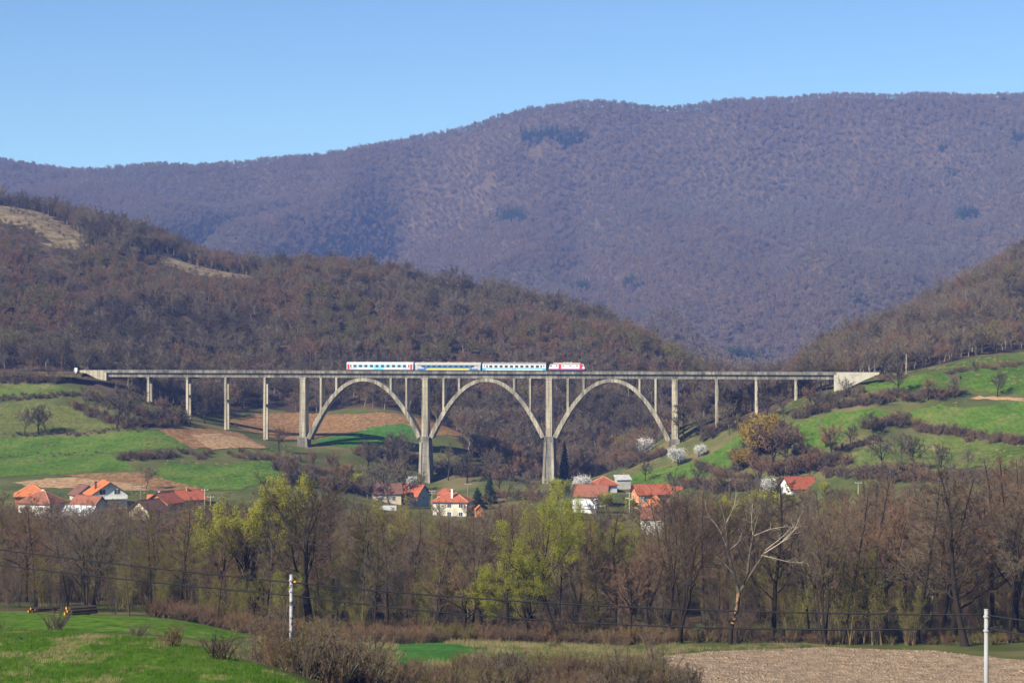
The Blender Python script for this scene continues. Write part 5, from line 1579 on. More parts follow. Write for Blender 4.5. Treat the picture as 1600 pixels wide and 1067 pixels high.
for px, Y, top, lab in [(1318, 303, 850, 'tall olive sapling behind the ploughed field, left of three'), (1342, 306, 842, 'tall olive sapling behind the ploughed field, middle of three'), (1372, 304, 862, 'tall olive sapling behind the ploughed field, right of three'), (1420, 303, 905, 'low olive sapling left of the bent dark tree'), (1240, 305, 880, 'olive sapling right of the storm-broken tree'), (930, 306, 872, 'olive sapling right of the large willow trunk'), (560, 306, 905, 'olive sapling right of the big dark tree'), (70, 306, 860, 'olive sapling above the log piles'), (660, 307, 880, 'olive sapling before the pale olive willow')]:
    at_px('sapling_c', px, Y, top, lab, 'olive saplings at the wood edge', name='sapling', wide=.9, rng=rw)
# dense saplings and thicket under the big trees: nobody could count them
def joined(key):
    """trunk and crown of a prototype as one mesh"""
    pr = PROTO[key]
    out = []
    vs, qs, ms, mats_ = [], [], [], []
    n = 0
    for nm in ('trunk', 'crown'):
        me = pr[nm]
        v = np.empty(len(me.vertices) * 3, np.float32); me.vertices.foreach_get('co', v)
        q = np.empty(len(me.loops), np.int32); me.loops.foreach_get('vertex_index', q)
        mi = np.empty(len(me.polygons), np.int32); me.polygons.foreach_get('material_index', mi)
        vs.append(v.reshape(-1, 3)); qs.append(q.reshape(-1, 4) + n); ms.append(mi + len(mats_)); mats_ += list(me.materials); n += len(v) // 3
    return new_mesh(key + '_joined', np.concatenate(vs), np.concatenate(qs), mats=mats_, qm=np.concatenate(ms))
mass = np.array(mass)
scatter('rear_wood', mass[:, :3], rw.uniform(0, 6.28, len(mass)), mass[:, 3], mass[:, 4].astype(int), [joined(k_) for k_ in ('alder_a', 'alder_b', 'alder_c', 'alder_d', 'oak_a', 'oak_b', 'multi_b')], 'leafless trees merging into one mass at the back of the riverside wood', 'wood')
J = {k_: joined(k_) for k_ in ('sapling_a', 'sapling_b', 'sapling_c', 'sapling_d', 'wands_rust', 'wands_olive', 'bush_a', 'bush_b', 'bush_c')}
ux, uy = jgrid(-150, 155, 306, 500, 5.2, rw)
k = in_view(ux, uy, 40) & ~((uy < 316) & (vnoise(ux / 14, uy / 14, 61) < .02))
ux, uy = ux[k], uy[k]
un = vnoise(ux / 16, uy / 30, 63) + rw.normal(0, .15, len(ux))
up_ = np.where(un < -.15, 1, np.where(un < .08, 0, np.where(un < .2, 3, 2)))
us_ = rw.uniform(.55, 1.25, len(ux)) * np.where(uy < 330, .7, 1)
scatter('undergrowth', np.column_stack([ux, uy, H(ux, uy) - .1]), rw.uniform(0, 6.28, len(ux)), us_, up_, [J[k_] for k_ in ('sapling_a', 'sapling_b', 'sapling_c', 'sapling_d')], 'dense thin saplings filling the riverside wood', 'undergrowth')
# low thicket along the near edge of the wood
tx, ty = jgrid(-60, 115, 285, 318, 2.3, rw)
tc = colof(tx, ty)
edge = np.interp(tc, [230, 330, 420, 520, 640, 760, 900, 1000, 1100, 1700], [300, 292, 284, 280, 288, 296, 298, 296, 300, 305])
k = in_view(tx, ty, 20) & (ty > edge) & (tc > 240) & (rw.uniform(0, 1, len(tx)) < np.where(tc > 1080, .85, .95))
tx, ty, tc = tx[k], ty[k], tc[k]
tn = vnoise(tx / 9, ty / 9, 67) + rw.normal(0, .12, len(tx))
tp = np.where(tn < -.1, 1, np.where(tn < .12, 0, 2))
scatter('thicket', np.column_stack([tx, ty, H(tx, ty) - .1]), rw.uniform(0, 6.28, len(tx)), rw.uniform(.5, 1.1, len(tx)) * np.where(tc > 1080, .75, 1), tp, [J[k_] for k_ in ('wands_rust', 'wands_olive', 'bush_b')], 'rust and olive shoots crowding the near edge of the wood', 'thicket')
# bushes in front: single ones
BU = [('bush_c', 85, 985, 945, 'small bare bush on the crest of the near meadow'), ('wands_rust', 268, 1010, 962, 'brown wand-like bush at the meadow crest, left of the larger bare bush'),
      ('bush_a', 340, 1030, 975, 'round bare bush with dark twigs on the meadow slope'), ('bush_c', 215, 996, 968, 'tiny thin bush at the far side of the meadow crest'), ('wands_rust', -4, 985, 955, 'brown bush cut by the left edge above the meadow')]
for key, px, py, top, lab in BU:
    on_px(key, px, py, top, lab, 'bushes round the near meadow', cat='bush', name='bare_bush', rng=rw)
at_px('sapling_d', 445, 163, 868, 'tall bare shrub with upright twigs just left of the spotted pole', 'bushes round the near meadow', cat='bush', name='bare_bush', wide=1.3)
at_px('sapling_b', 415, 168, 930, 'medium bare shrub left of the tall upright shrub', 'bushes round the near meadow', cat='bush', name='bare_bush', wide=1.4)
at_px('sapling_b', 1030, 222, 962, 'tall bare shrub beside the left corner of the ploughed field', 'bushes round the near meadow', cat='bush', name='bare_bush', wide=1.5)
for i_, (key, px, Y, top, lab) in enumerate([('sapling_b', 500, 170, 945, 'tall bare shrub right of the spotted pole'), ('sapling_a', 540, 176, 965, 'reddish tall shrub second right of the spotted pole'), ('sapling_d', 585, 182, 975, 'dark tall shrub third right of the spotted pole'), ('sapling_b', 470, 148, 985, 'grey shrub hiding the foot of the spotted pole'), ('sapling_a', 425, 150, 960, 'reddish shrub at the crest end left of the spotted pole'),
        ('sapling_b', 960, 215, 985, 'grey shrub left of the tall one by the ploughed field'), ('sapling_a', 870, 205, 1000, 'reddish shrub below the large willow')]):
    at_px(key, px, Y, top, lab, 'bushes round the near meadow', cat='bush', name='bare_bush', wide=1.6, rng=rw)
nb = 0
BZ = [(440, ' left of the spotted pole'), (480, ' at the foot of the spotted pole'), (530, ' just right of the spotted pole'), (580, ' in the thicket below the rust shoots'), (640, ' left of the small green patch'), (700, ' below the small green patch'), (760, ' at the bottom centre'), (820, ' below the left of the large willow'), (880, ' below the large willow trunk'), (940, ' right below the large willow'), (1000, ' left of the tall shrub by the ploughed field'), (1050, ' under the tall shrub by the ploughed field'), (2000, ' at the corner of the ploughed field')]
bx_, by_ = jgrid(-24, 24, 150, 236, 3.0, rw)
bc = colof(bx_, by_)
near = np.interp(bc, [380, 430, 480, 560, 640, 700, 800, 950, 1060, 1100], [175, 158, 150, 150, 160, 165, 170, 180, 205, 230])
farl = np.interp(bc, [380, 430, 480, 560, 625, 640, 700, 800, 950, 1060, 1100], [182, 186, 192, 200, 205, 208, 212, 222, 234, 238, 234])
k = (bc > 390) & (bc < 1085) & (by_ > near) & (by_ < farl)
for x, y, c in zip(bx_[k], by_[k], bc[k]):
    key = rw.choice(['bush_a', 'bush_b', 'bush_c', 'wands_olive', 'wands_rust'], p=[.32, .16, .27, .2, .05])
    lk = {'bush_a': 'tangled dark bush', 'bush_b': 'tangled reddish bush', 'bush_c': 'tangled greyish bush', 'wands_olive': 'olive-stemmed bush', 'wands_rust': 'rust-brown bush'}[key]
    place(key, x, y, float(rw.uniform(2.8, 5.6) if c < 590 else rw.uniform(1.0, 2.0) if c < 720 and y > 185 else rw.uniform(1.8, 3.3)), lk + next(t for m_, t in BZ if c < m_) + (', nearer' if y < 172 else ', farther' if y > 195 else ''), 'bushes of the near thicket', cat='bush', name='bare_bush', rng=rw)
    nb += 1
print('near bushes', nb)

# ------------------------------------------------------------------ slopes, gardens and hedgerows
SL = [
 ('slope_b', 140, 640, 600, 'grey bare tree in the scrub left of the first slender pier'), ('slope_a', 258, 655, 615, 'reddish bare tree between the first two slender piers'), ('slope_c', 320, 662, 622, 'dark bare tree between the second and third slender piers'), ('slope_d', 276, 662, 628, 'olive bare tree at the second slender pier'), ('slope_b', 1140, 680, 622, 'grey bare tree between the first and second slender piers on the right'),
 ('slope_c', 1200, 660, 606, 'dark bare tree between the second and third slender piers on the right'), ('slope_b', 1225, 652, 608, 'grey bare tree at the third slender pier on the right'), ('slope_a', 1268, 640, 600, 'reddish bare tree left of the right abutment'), ('slope_b', 1285, 636, 603, 'grey bare tree just left of the right abutment'),
 ('slope_a', 455, 760, 705, 'reddish bare tree above the big dark tree, left one'), ('slope_a', 540, 772, 715, 'reddish bare tree on the bank left of the beige house'), ('slope_b', 575, 780, 730, 'grey bare tree left of the beige house'), ('slope_a', 780, 775, 725, 'reddish tree in the valley between the big piers, left one'), ('slope_b', 830, 780, 728, 'grey tree in the valley between the big piers, right one'),
 ('slope_c', 1090, 765, 715, 'dark bare tree right of the brick house'), ('slope_a', 1130, 772, 722, 'reddish bare tree below the grassy slope of the right bank'), ('slope_a', 1190, 765, 705, 'reddish bare tree left above the lone white house'), ('slope_c', 1470, 745, 690, 'dark tree at the right of the group on the lower right meadow'),  # key, base column, base row, tip row, label
 ('slope_b', 37, 680, 630, 'bare tree in the pair on the left terrace, left one'), ('slope_c', 60, 680, 628, 'bare tree in the pair on the left terrace, middle one'), ('slope_b', 72, 677, 634, 'thin bare tree right of the pair on the left terrace'),
 ('slope_c', 183, 670, 600, 'tall bare tree below the left abutment'), ('slope_b', 195, 668, 592, 'pale bare tree below the left abutment'), ('slope_b', 228, 765, 722, 'bare garden tree standing before the brown field above the left hamlet'),
 ('slope_a', 436, 705, 660, 'bare tree at the foot of the fourth slender pier'), ('slope_d', 655, 765, 735, 'bare tree beside the big pier foot'), ('slope_b', 608, 790, 700, 'tall bare tree left of the orange-brown roof'), ('slope_c', 622, 785, 706, 'dark bare tree beside the tall one left of the orange-brown roof'),
 ('slope_c', 1068, 690, 620, 'dark bare tree right of the rightmost arch foot'), ('slope_b', 1100, 688, 638, 'bare tree between the rightmost arch foot and the first slender pier'), ('slope_c', 1405, 620, 560, 'dark bushy tree beside the track right of the abutment'),
 ('slope_b', 1318, 622, 585, 'small bare tree in front of the right abutment'), ('slope_a', 1450, 625, 585, 'small bare tree on the bank of the upper right meadow'), ('slope_b', 1490, 622, 580, 'bare tree on the hedge bank of the upper right meadow'), ('slope_c', 1558, 620, 578, 'lone bare tree beside the dirt track'),
 ('slope_c', 1365, 682, 640, 'dark bare tree in the hedge between the right meadows, left one'), ('slope_c', 1380, 736, 672, 'dark bare tree group on the lower right meadow, left one'), ('slope_b', 1405, 740, 664, 'pale-stemmed bare tree in the group on the lower right meadow'), ('slope_c', 1425, 738, 676, 'dark bare tree group on the lower right meadow, right one'),
 ('slope_b', 1510, 735, 695, 'lone thin bare tree on the lower right meadow'), ('slope_a', 1300, 715, 655, 'reddish bare tree on the near meadow edge right of the yellow bushes'), ('slope_c', 1328, 700, 660, 'dark small tree left of the hedge between the right meadows'),
 ('slope_b', 1000, 725, 680, 'grey bare tree behind the blossoming tree'), ('slope_c', 1045, 760, 735, 'dark round bare tree above the brick house roof'),
 ('slope_a', 1210, 740, 650, 'reddish bare tree within the thicket left of the right meadow'), ('slope_c', 1230, 735, 665, 'dark bare tree within the thicket left of the right meadow'), ('slope_a', 1265, 745, 700, 'reddish round bare tree behind the lone white house'), ('slope_a', 1240, 748, 705, 'dense reddish tree directly behind the lone white house'),
 ('slope_c', 1160, 700, 650, 'bare tree at the second slender pier on the right'), ('slope_b', 1150, 735, 690, 'grey bare tree below the grassy slope of the right bank'), ('slope_a', 520, 745, 700, 'reddish bare tree on the bank below the young corn'), ('slope_a', 490, 735, 700, 'reddish bare bush-tree below the leftmost arch foot'),
 ('slope_c', 575, 735, 685, 'dark tree under the middle of the left arch'), ('slope_c', 610, 730, 672, 'dark rounded tree at the corner of the young corn'), ('slope_b', 635, 730, 665, 'grey tree left of the big pier'), ('slope_c', 590, 720, 690, 'dark low tree below the young corn'),
 ('slope_b', 700, 750, 690, 'grey tree right of the left big pier'), ('slope_c', 730, 755, 700, 'dark tree under the middle arch, left one'), ('slope_b', 770, 750, 695, 'grey tree under the middle arch, centre one'), ('slope_a', 810, 755, 705, 'reddish tree under the middle arch, right one'),
 ('slope_b', 890, 745, 690, 'grey tree right of the right big pier'), ('slope_c', 930, 740, 690, 'dark tree under the right arch'), ('slope_c', 1008, 752, 718, 'dark narrow tree in the garden above the villagers shed'),
]
for key, px, py, top, lab in SL:
    lab = lab.replace('villagers ', '')
    on_px(key, px, py, top, lab, 'trees on the slopes round the village', rng=rw)
for key, px, Y, top, lab in [('slope_b', 690, 605, 778, 'thin grey tree in front of the left of the cream house'), ('slope_a', 728, 600, 782, 'reddish tree in front of the right of the cream house'), ('slope_b', 640, 640, 768, 'grey tree in front of the orange-brown roof'), ('slope_c', 928, 590, 768, 'dark tree in front of the long brown roof'), ('slope_b', 1004, 540, 778, 'grey tree in front of the orange hipped roof'),
        ('slope_c', 1042, 545, 768, 'dark tree in front of the brick house'), ('slope_a', 1262, 600, 756, 'reddish tree in front of the lone white house'), ('slope_b', 95, 540, 778, 'grey tree in front of the dark hipped roof'), ('slope_a', 180, 545, 782, 'reddish tree in front of the green gabled house'), ('slope_b', 270, 550, 780, 'grey tree in front of the dark red roof')]:
    at_px(key, px, Y, top, lab, 'trees on the slopes round the village', rng=rw)
for px, py, top, lab in [(1060, 728, 694, 'white blossoming tree below the rightmost arch foot, left of two'), (1092, 714, 691, 'white blossoming tree below the rightmost arch foot, right of two'), (1003, 712, 680, 'blossoming tree left above the green garden'), (905, 772, 738, 'large blossoming tree behind the long brown roof'),
                         (640, 762, 740, 'blossoming tree at the foot of the left big pier'), (1205, 772, 742, 'pale blossoming tree left of the lone white house'), (880, 790, 760, 'pale blossoming tree in the gardens left of the long brown roof')]:
    on_px('blossom', px, py, top, lab, 'blossoming fruit trees', name='blossom_tree', rng=rw)
for px, py, top, w, lab in [(1172, 705, 652, 1.1, 'golden catkin bush on the left flank of the thicket'), (1185, 720, 640, 1.0, 'tall golden catkin bush in the thicket left of the right meadow'), (1160, 735, 695, 1.2, 'golden catkin bush lower in the thicket'), (975, 715, 674, 1.1, 'golden-topped tree under the right arch'), (1430, 668, 650, 1.3, 'golden bush in the hedge between the right meadows'),
                            (1290, 700, 672, .9, 'small golden bush beside the reddish tree'), (1205, 690, 640, .9, 'golden catkin bush at the top of the thicket')]:
    on_px('gold', px, py, top, lab, 'golden catkin bushes', name='catkin_tree', wide=w, rng=rw)
for px, Y, top, lab in [(560, 690, 735, 'lime-green young tree on the bank left of the big pier'), (870, 660, 742, 'lime-green tree before the right big pier'), (985, 650, 775, 'lime-green tree in the garden below the open shed'), (1160, 640, 772, 'lime bush top behind the storm-broken tree'), (1290, 630, 750, 'lime-green garden tree right of the lone white house'),
                        (1195, 560, 760, 'lime shrub left of the lone white house'), (1440, 620, 738, 'lime-green tree at the foot of the lower right meadow'), (950, 640, 765, 'lime-green tree right of the long brown roof')]:
    at_px('lime', px, Y, top, lab, 'lime-green garden trees', name='young_leaf_tree', rng=rw)
for px, Y, top, w, lab in [(765, 690, 742, 1.7, 'dark green spruce right of the cream house'), (746, 668, 762, 2.6, 'short broad dark evergreen left of the spruce'), (882, 770, 688, .9, 'dark spruce just right of the right big pier'), (880, 765, 706, 1.0, 'smaller dark spruce below the spruce at the pier')]:
    at_px('spruce', px, Y, top, lab, 'dark evergreens near the piers', name='spruce_tree', wide=w, rng=rw)
# hedgerows and scrub: lines of (column,row) on the ground, step in columns, height range
HD = [([(1150, 735), (1175, 715), (1200, 700), (1235, 690)], 4, 3.5, 7, 'tall brown thicket round the golden catkin bushes'), ([(1205, 745), (1260, 735), (1300, 735)], 5, 3, 6, 'brown thicket behind the lone white house'), ([(1350, 745), (1400, 748), (1450, 745)], 5, 3.5, 6, 'brown thicket under the tree group on the lower right meadow'), ([(1250, 712), (1290, 722), (1330, 728)], 5, 3, 5.5, 'brown thicket below the reddish tree on the right slope'), ([(1100, 690), (1140, 668), (1180, 655)], 7, 2, 4.5, 'open scrub between the slender piers on the right'), ([(0, 592), (50, 591), (105, 591)], 4, 2.5, 5, 'dark scrub along the railway left of the abutment'), ([(440, 752), (500, 762), (560, 770), (600, 768)], 6, 3, 6, 'reddish scrub on the bank left of the beige house'), ([(1060, 760), (1110, 765), (1190, 770)], 6, 3, 5, 'brown scrub between the brick house and the lone white house'), ([(770, 775), (820, 780), (870, 780)], 6, 2.5, 5, 'brown scrub in the valley between the two big piers'), ([(0, 624), (60, 622), (128, 617)], 5, 1.2, 2.4, 'brown scrub along the upper left terrace'), ([(120, 640), (150, 655), (200, 668), (270, 664)], 5, 2.5, 5, 'dense brown scrub below the left abutment'), ([(130, 620), (160, 632), (220, 650), (290, 662)], 6, 2.5, 6, 'tangled scrub under the left approach spans'),
      ([(20, 679), (120, 679), (230, 671)], 7, .8, 1.8, 'low scrub on the bank of the left terrace'), ([(0, 713), (60, 712), (180, 706)], 9, .5, 1.0, 'low scrub along the lower left terrace'), ([(188, 718), (230, 716), (275, 712)], 5, 2, 3.6, 'dark hedge clump on the left terraces'), ([(285, 708), (330, 716)], 6, 1.8, 3, 'greyish scrub below the dry plot'),
      ([(355, 712), (400, 716), (470, 722)], 5, 1.8, 3.4, 'brown hedge below the fourth slender pier'), ([(430, 735), (500, 740), (560, 745)], 6, 2, 4, 'brown scrub on the bank below the leftmost arch foot'), ([(560, 712), (600, 716), (650, 720)], 5, 3, 6, 'dark scrub on the bank below the young corn'),
      ([(680, 735), (740, 745), (840, 745)], 6, 3, 6, 'brown scrub on the bank under the middle arch'), ([(880, 740), (960, 735), (1040, 712)], 6, 2.5, 5, 'brown scrub on the slope under the right arch'), ([(1160, 720), (1200, 735), (1250, 740)], 5, 3, 6, 'lower brown thicket left of the right meadow'),
      ([(1170, 690), (1215, 672), (1250, 700), (1240, 725)], 5, 3, 6, 'upper brown thicket left of the right meadow'), ([(1240, 655), (1290, 640), (1340, 632), (1390, 628)], 5, 2.5, 5, 'brown hedge below the right abutment'), ([(1380, 620), (1430, 624), (1500, 618)], 5, 2, 4.5, 'brown hedge under the upper right meadow'),
      ([(1350, 672), (1390, 664), (1420, 662)], 5, 2.5, 5, 'brown hedge left of the golden bush'), ([(1430, 672), (1500, 680), (1560, 690), (1600, 694)], 4, 2.2, 4, 'long brown hedge between the right meadows'), ([(1300, 708), (1345, 696), (1370, 686)], 5, 1.5, 3, 'brown scrub on the bank of the lower right meadow'),
      ([(1480, 584), (1530, 577), (1600, 570)], 5, 1.5, 2.6, 'dark hedge of the top right meadow'), ([(1290, 745), (1340, 745), (1460, 752), (1560, 750)], 6, 2.5, 5, 'brown scrub at the foot of the lower right meadow'), ([(1270, 630), (1310, 622), (1350, 616)], 5, 2, 4, 'brown scrub at the foot of the right abutment'),
      ([(0, 598), (60, 597), (110, 596)], 5, 2.5, 5, 'dark scrub at the wood edge above the upper left terrace'), ([(1090, 730), (1130, 745), (1180, 755)], 6, 2, 4, 'garden scrub below the grassy slope of the right bank')]
for line, stp, h0, h1_, lab in HD:
    ln = np.array(line, float)
    s_ = np.concatenate([[0], np.cumsum(np.abs(np.diff(ln[:, 0])))])
    g0 = ground(*line[len(line) // 2])
    hd = empty('hedgerow', g0)
    tag(hd, lab, 'hedge', 'hedgerows and scrub on the slopes')
    for u in np.arange(0, s_[-1], stp * .8):
        px = np.interp(u, s_, ln[:, 0]) + rw.normal(0, 1.5); py = np.interp(u, s_, ln[:, 1]) + rw.normal(0, 2.5)
        g_ = ground(px, py)
        key = rw.choice(['shrub_a', 'shrub_b', 'shrub_c', 'shrub_d'], p=[.34, .28, .28, .10])
        b_ = empty('bush', g_ - g0, rw.uniform(0, 6.28)); b_.parent = hd
        sc_ = float(rw.uniform(h0, h1_)) / PROTO[key]['h']; w_ = float(rw.uniform(.9, 1.5))
        b_.scale = (sc_ * w_, sc_ * w_, sc_)
        link('stems', PROTO[key]['trunk'], b_); link('twigs', PROTO[key]['crown'], b_)
# ------------------------------------------------------------------ foreground: poles, wires, logs, bird, grass
def pole(px, Y, top, hgt, label, spotted):
    x = XU(px, Y); zt = CZ - (top - 533.5) * Y / F
    zb = min(h1(x, Y) - .3, zt - hgt)
    o = empty('power_pole', (x, Y, zb)); tag(o, label, 'pole', 'poles of the low-voltage line')
    h = zt - zb
    m = MB(); m.tube([(0, 0, 0), (0, 0, h * .5), (0, 0, h)], [.17, .145, .12], 14)
    m.build('post', POLE_SPOT if spotted else POLE, o, True)
    c = MB(); c.tube([(0, 0, h), (0, 0, h + .03)], [.15, .13], 14); c.build('cap', M['steel'], o)
    return o, x, Y, zt
POLE = mat('pole_concrete', [(.22, .22, .22), (.33, .33, .335), (.40, .40, .41)], 1.2, stretch=(1, 1, .3), bump=.01)
POLE_SPOT = mat('pole_spotted', [(.05, .05, .05), (.32, .32, .33), (.44, .44, .46)], 1.6, stretch=(1.2, 1.2, 1.6), pos=[.40, .47, .7], detail=6)
ORANGE = mat('orange_plastic', [(.75, .26, .01), (.85, .33, .02)], 3, rough=.5)
p1, x1_, y1_, z1_ = pole(455, 157, 898, 8.6, 'spotted white concrete pole with an orange fitting, left of centre', True)
p2, x2_, y2_, z2_ = pole(1541, 123, 952, 9.0, 'smooth grey concrete pole rising from the bottom edge on the right', False)
hl = z1_ - p1.location.z
m = MB()
n = 10
m.add([(.32 + .12 * math.cos(a_) * (1 if k else .3), -.12 + .1 * math.sin(a_) * (1 if k else .3), hl - .54 + dz_) for k, dz_ in ((0, .09), (1, .03), (1, -.04), (0, -.1)) for a_ in [2 * math.pi * j / n for j in range(n)]],
      [tuple(range(n))[::1], tuple(range(4 * n - 1, 3 * n - 1, -1))] + [(r * n + j, (r + 1) * n + j, (r + 1) * n + (j + 1) % n, r * n + (j + 1) % n) for r in range(3) for j in range(n)])
m.build('cable_fitting', ORANGE, p1)
for o, h_ in ((p1, hl), (p2, z2_ - p2.location.z)):
    for dz_ in (.42, 1.3):
        m = MB(); m.tube([(0, 0, h_ - dz_ - .06), (0, 0, h_ - dz_ + .06)], .185, 12); m.tube([(-.05, 0, h_ - dz_), (-.05, -.36, h_ - dz_)], .03, 6); m.build('clamp', M['steel'], o)
def wire(name, a, b, sag, label, r=.056):
    m = MB()
    m.tube([(a[0] + (b[0] - a[0]) * t, a[1] + (b[1] - a[1]) * t, a[2] + (b[2] - a[2]) * t - sag * 4 * t * (1 - t)) for t in np.linspace(0, 1, 33)], r, 6)
    tag(m.build(name, M['wire'], None, True), label, 'cable', 'cables of the low-voltage line')
ua, la = P(459, 910, 157), P(457, 930, 157)
ub, lb = P(1540, 960, 123), P(1540, 981, 123)
wire('power_cable', ua, ub, .62, 'upper black cable hanging between the spotted and the grey pole')
wire('power_cable', la, lb, .95, 'lower black cable hanging between the spotted and the grey pole')
wire('power_cable', P(-330, 811, 190), ua, .35, 'upper black cable coming from the left to the spotted pole')
wire('power_cable', P(-330, 838, 190), la, .35, 'lower black cable coming from the left to the spotted pole')
wire('power_cable', ub, P(2050, 1010, 112), .3, 'upper black cable leaving the grey pole to the right')
wire('power_cable', lb, P(2050, 1035, 112), .3, 'lower black cable leaving the grey pole to the right')

# log piles at the wood edge
LOGB = mat('log_bark', [(.03, .022, .016), (.07, .052, .038)], 2, stretch=(.3, 1, 1))
LOGE = mat('log_end', [(.62, .24, .03), (.80, .36, .06)], 3)
def log(x, y, z, L_, r, rz, label, grp):
    o = empty('log', (x, y, z), rz); tag(o, label, 'log', grp)
    m = MB(); m.tube([(0, 0, 0), (L_ * .5, .02, .01), (L_, 0, 0)], [r, r * .95, r * .85], 10, cap=False); m.build('bark', LOGB, o, True)
    m = MB()
    for xx, rr, sg in ((0, r, -1), (L_, r * .85, 1)):
        n = 10
        vs = [(xx, rr * math.cos(2 * math.pi * k / n), rr * math.sin(2 * math.pi * k / n)) for k in range(n)] + [(xx + sg * .02, 0, 0)]
        m.add(vs, [(k, (k + 1) % n, n) if sg > 0 else ((k + 1) % n, k, n) for k in range(n)])
    m.build('cut_end', LOGE, o)
rl = np.random.default_rng(9)
gx0 = ground(103, 961)
lp = [(0, 0), (.52, 0), (1.0, .02), (.24, .42), (.74, .44), (.2, .85), (.62, .82)]
names = ['bottom left', 'bottom middle', 'bottom right', 'second row left', 'second row right', 'top left', 'top right']
for (dy, dz_), nm in zip(lp, names):
    xx, yy = gx0[0] + rl.normal(0, .1) + dy * .9, gx0[1] - .6 + dy * .5
    log(xx, yy, h1(xx, yy) + .24 + dz_, 4.2, .27, R(32), 'orange-ended log in the right pile at the wood edge, ' + nm, 'logs of the right pile')
gx0 = ground(44, 957)
for (dy, dz_), nm in zip([(0, 0), (.5, .0), (.9, .3), (.35, .42)], ['front one', 'middle one', 'rear one', 'top one']):
    xx, yy = gx0[0] + dy, gx0[1] + dy * .5
    log(xx, yy, h1(xx, yy) + .22 + dz_, 4.0, .2, R(32), 'orange-ended log in the left pile at the wood edge, ' + nm, 'logs of the left pile')

# magpie on the meadow, facing left with its long tail to the right
BLK = mat('feathers_black', [(.006, .007, .010), (.012, .013, .02)], 20, rough=.5)
WHT = mat('feathers_white', [(.7, .7, .7), (.78, .78, .78)], 20)
gb = ground(33, 1001)
bird = empty('magpie', (gb[0], gb[1], gb[2] + .05), R(-8)); tag(bird, 'small black and white long-tailed bird standing on the near meadow', 'bird')
ax = [(-.245, .205, .004), (-.215, .212, .012), (-.19, .218, .03), (-.165, .222, .042), (-.135, .214, .045), (-.11, .19, .05), (-.07, .155, .07), (-.02, .13, .08), (.03, .115, .072), (.07, .10, .05), (.10, .09, .03), (.18, .075, .026), (.28, .055, .026), (.34, .045, .012)]
n = 10
vs = [(x, r * math.cos(2 * math.pi * k / n) * (1 if x < .1 else 1.0), z + r * math.sin(2 * math.pi * k / n) * (1 if x < .1 else .35)) for x, z, r in ax for k in range(n)]
fs = [(i * n + k, i * n + (k + 1) % n, (i + 1) * n + (k + 1) % n, (i + 1) * n + k) for i in range(len(ax) - 1) for k in range(n)] + [tuple(range(n - 1, -1, -1)), tuple(range((len(ax) - 1) * n, len(ax) * n))]
m = MB(); m.add(vs, fs); bo = m.build('body', BLK, bird, True)
bo.data.materials.append(WHT)
for p in bo.data.polygons:
    c = p.center
    if -.05 < c.x < .04 and c.z < .10: p.material_index = 1
for sg in (-1, 1):
    m = MB(); m.tube([(0, sg * .03, .08), (.01, sg * .03, -.01), (-.03, sg * .03, -.06)], .006, 5); m.build('leg', BLK, bird)

# grass blades on the near meadows, tufts of dry grass, soil clods: uncountable
def tuft(key, seed, n, h, w, m, spread):
    g = np.random.default_rng(seed)
    b = np.column_stack([g.normal(0, spread, (n, 2)), np.zeros(n)])
    d = np.column_stack([g.normal(0, .35, (n, 2)), np.ones(n)]) * (h * g.uniform(.5, 1.2, (n, 1)))
    s = unit(np.column_stack([g.normal(0, 1, (n, 2)), np.zeros(n)])) * w
    v = np.stack([b - s, b + s, b + d * .6 + s * .6, b + d], 1).reshape(-1, 3)
    return new_mesh(key, v, np.arange(n * 4).reshape(-1, 4), mats=[m])
GR1 = tree_mat('grass_blades', [(.05, .135, .010), (.075, .175, .014), (.10, .185, .022), (.14, .18, .04)], trans=.3)
GR2 = tree_mat('dry_blades', [(.36, .29, .15), (.30, .23, .12), (.25, .21, .09)], trans=.2)
T = [tuft('tuft_a', 1, 26, .14, .010, GR1, .16), tuft('tuft_b', 2, 30, .22, .011, GR1, .14), tuft('tuft_dry', 3, 24, .2, .009, GR2, .16)]
rg = np.random.default_rng(300)
qx, qy = jgrid(-62, 4, 95, 162, .42, rg)
c = colof(qx, qy)
k = in_view(qx, qy, 20) & in_poly(qx, qy, FIELDS[0])
qx, qy = qx[k], qy[k]
nn = vnoise(qx / 3, qy / 3, 71) + rg.normal(0, .1, len(qx))
scatter('grass', np.column_stack([qx, qy, H(qx, qy) + .03]), rg.uniform(0, 6.28, len(qx)), rg.uniform(.6, 1.3, len(qx)), np.where(nn > .27, 2, rg.integers(0, 2, len(qx))), T, 'short spring grass with dry tufts on the near meadow', 'grass')
print('grass', len(qx))
# long dry grass along field margins
segs = [(FIELDS[0][i], FIELDS[0][(i + 1) % len(FIELDS[0])]) for i in range(len(FIELDS[0]))]
qx, qy = jgrid(-35, 60, 150, 300, 1.1, rg)
c = colof(qx, qy)
k = in_view(qx, qy, 10) & (c > 250) & ~in_poly(qx, qy, FIELDS[2]) & ~in_poly(qx, qy, FIELDS[3]) & ~in_poly(qx, qy, FIELDS[0]) & ~in_poly(qx, qy, FIELDS[1])
k &= (vnoise(qx / 6, qy / 6, 73) > -.15) & ((c < 1130) | (qy > 280))
qx, qy = qx[k], qy[k]
T2 = [tuft('straw_a', 5, 30, .6, .012, GR2, .3), tuft('straw_b', 6, 30, .4, .012, GR1, .3)]
scatter('dry_grass', np.column_stack([qx, qy, H(qx, qy)]), rg.uniform(0, 6.28, len(qx)), rg.uniform(.5, 1.3, len(qx)), (rg.uniform(0, 1, len(qx)) > .6).astype(int), T2, 'tall pale dry grass between the bushes', 'grass')
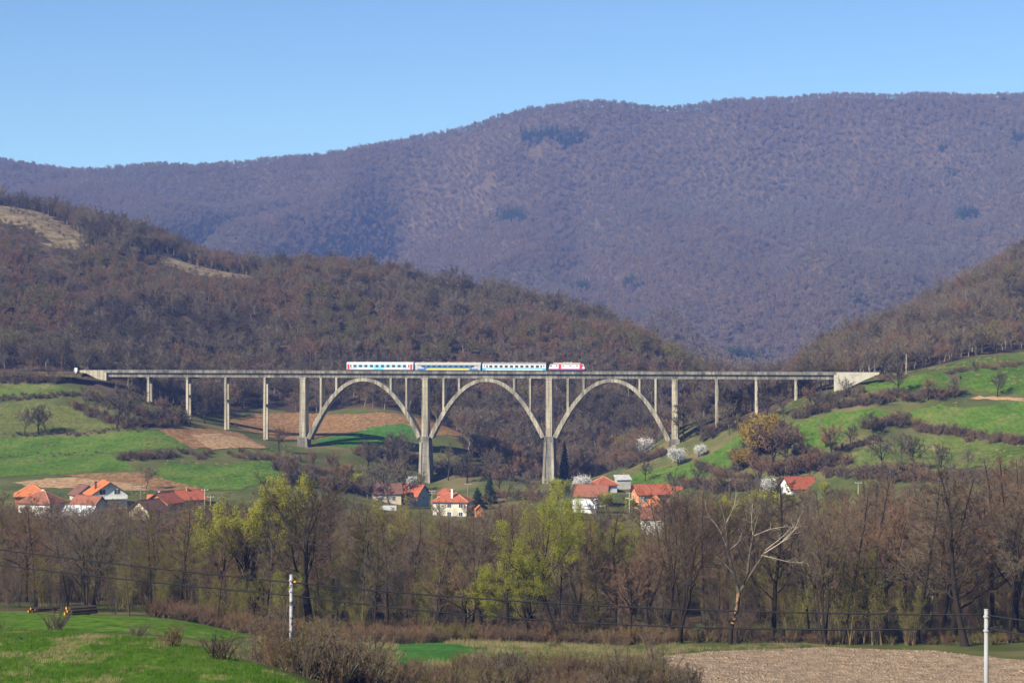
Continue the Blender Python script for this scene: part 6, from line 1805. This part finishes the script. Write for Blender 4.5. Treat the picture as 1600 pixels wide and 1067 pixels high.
# clods of the near ploughed field
def clod(seed):
    g = np.random.default_rng(seed)
    v = np.array([(x, y, z) for x in (-1, 1) for y in (-1, 1) for z in (-.6, .6)], float) * g.uniform(.6, 1.1, (8, 3))
    return new_mesh('clod', v, [(0, 1, 3, 2), (4, 6, 7, 5), (0, 4, 5, 1), (2, 3, 7, 6), (0, 2, 6, 4), (1, 5, 7, 3)], mats=[M['plough_near']])
qx, qy = jgrid(10, 75, 228, 300, .55, rg)
k = in_view(qx, qy, 10) & in_poly(qx, qy, FIELDS[3])
qx, qy = qx[k], qy[k]
scatter('soil_clods', np.column_stack([qx, qy, H(qx, qy) + .06]), rg.uniform(0, 6.28, len(qx)), rg.gamma(2.0, .026, len(qx)) + .03, rg.integers(0, 4, len(qx)), [clod(k_) for k_ in range(4)], 'loose soil clods on the near ploughed field', 'soil')

# weeds and tussocks over the terraces and meadows of both slopes
qx, qy = jgrid(-215, 205, 600, 800, 2.6, rg)
c = colof(qx, qy)
k = in_view(qx, qy, 10) & ((c < 480) | (c > 960)) & ~forest_mask(qx, qy) & (vnoise(qx / 12, qy / 12, 79) + rg.normal(0, .15, len(qx)) > .24)
for i_, f_ in enumerate(FIELDS):
    if i_ in (4, 5, 11, 12, 13): k &= ~in_poly(qx, qy, f_)
qx, qy = qx[k], qy[k]
T3 = [tuft('tussock_a', 7, 26, .5, .05, GR2, .35), tuft('tussock_b', 8, 26, .4, .05, GR1, .4)]
scatter('weeds', np.column_stack([qx, qy, H(qx, qy) + .1]), rg.uniform(0, 6.28, len(qx)), rg.uniform(.5, 1.5, len(qx)), (rg.uniform(0, 1, len(qx)) > .45).astype(int), T3, 'weeds and pale tussocks scattered over the sloping meadows', 'grass')
# ------------------------------------------------------------------ haze
ZTOP = max(600.0, float(gz.max()) + 30)
print('top', ZTOP, gz.max())
hz = MB(); hz.box(-3200, 3200, -260, 4500, -60, ZTOP)
hm = bpy.data.materials.new('haze')
hm.use_nodes = True
N, L = hm.node_tree.nodes, hm.node_tree.links
N.remove(N['Principled BSDF'])
pv = N.new('ShaderNodeVolumePrincipled')
pv.inputs['Color'].default_value = (.25, .40, 1.0, 1)
pv.inputs['Density'].default_value = HAZE_DENSITY
pv.inputs['Absorption Color'].default_value = (1, 1, 1, 1)
pv.inputs['Anisotropy'].default_value = 0.0
L.new(pv.outputs[0], N['Material Output'].inputs['Volume'])
o = hz.build('haze', hm)
tag(o, 'thin blue air filling the valley', 'haze', kind='stuff')
print('TRIS', sum(len(m.loop_triangles) if m.loop_triangles else sum(len(p.vertices) - 2 for p in m.polygons) if len(m.polygons) < 3000 else len(m.polygons) * 2 for m in bpy.data.meshes))
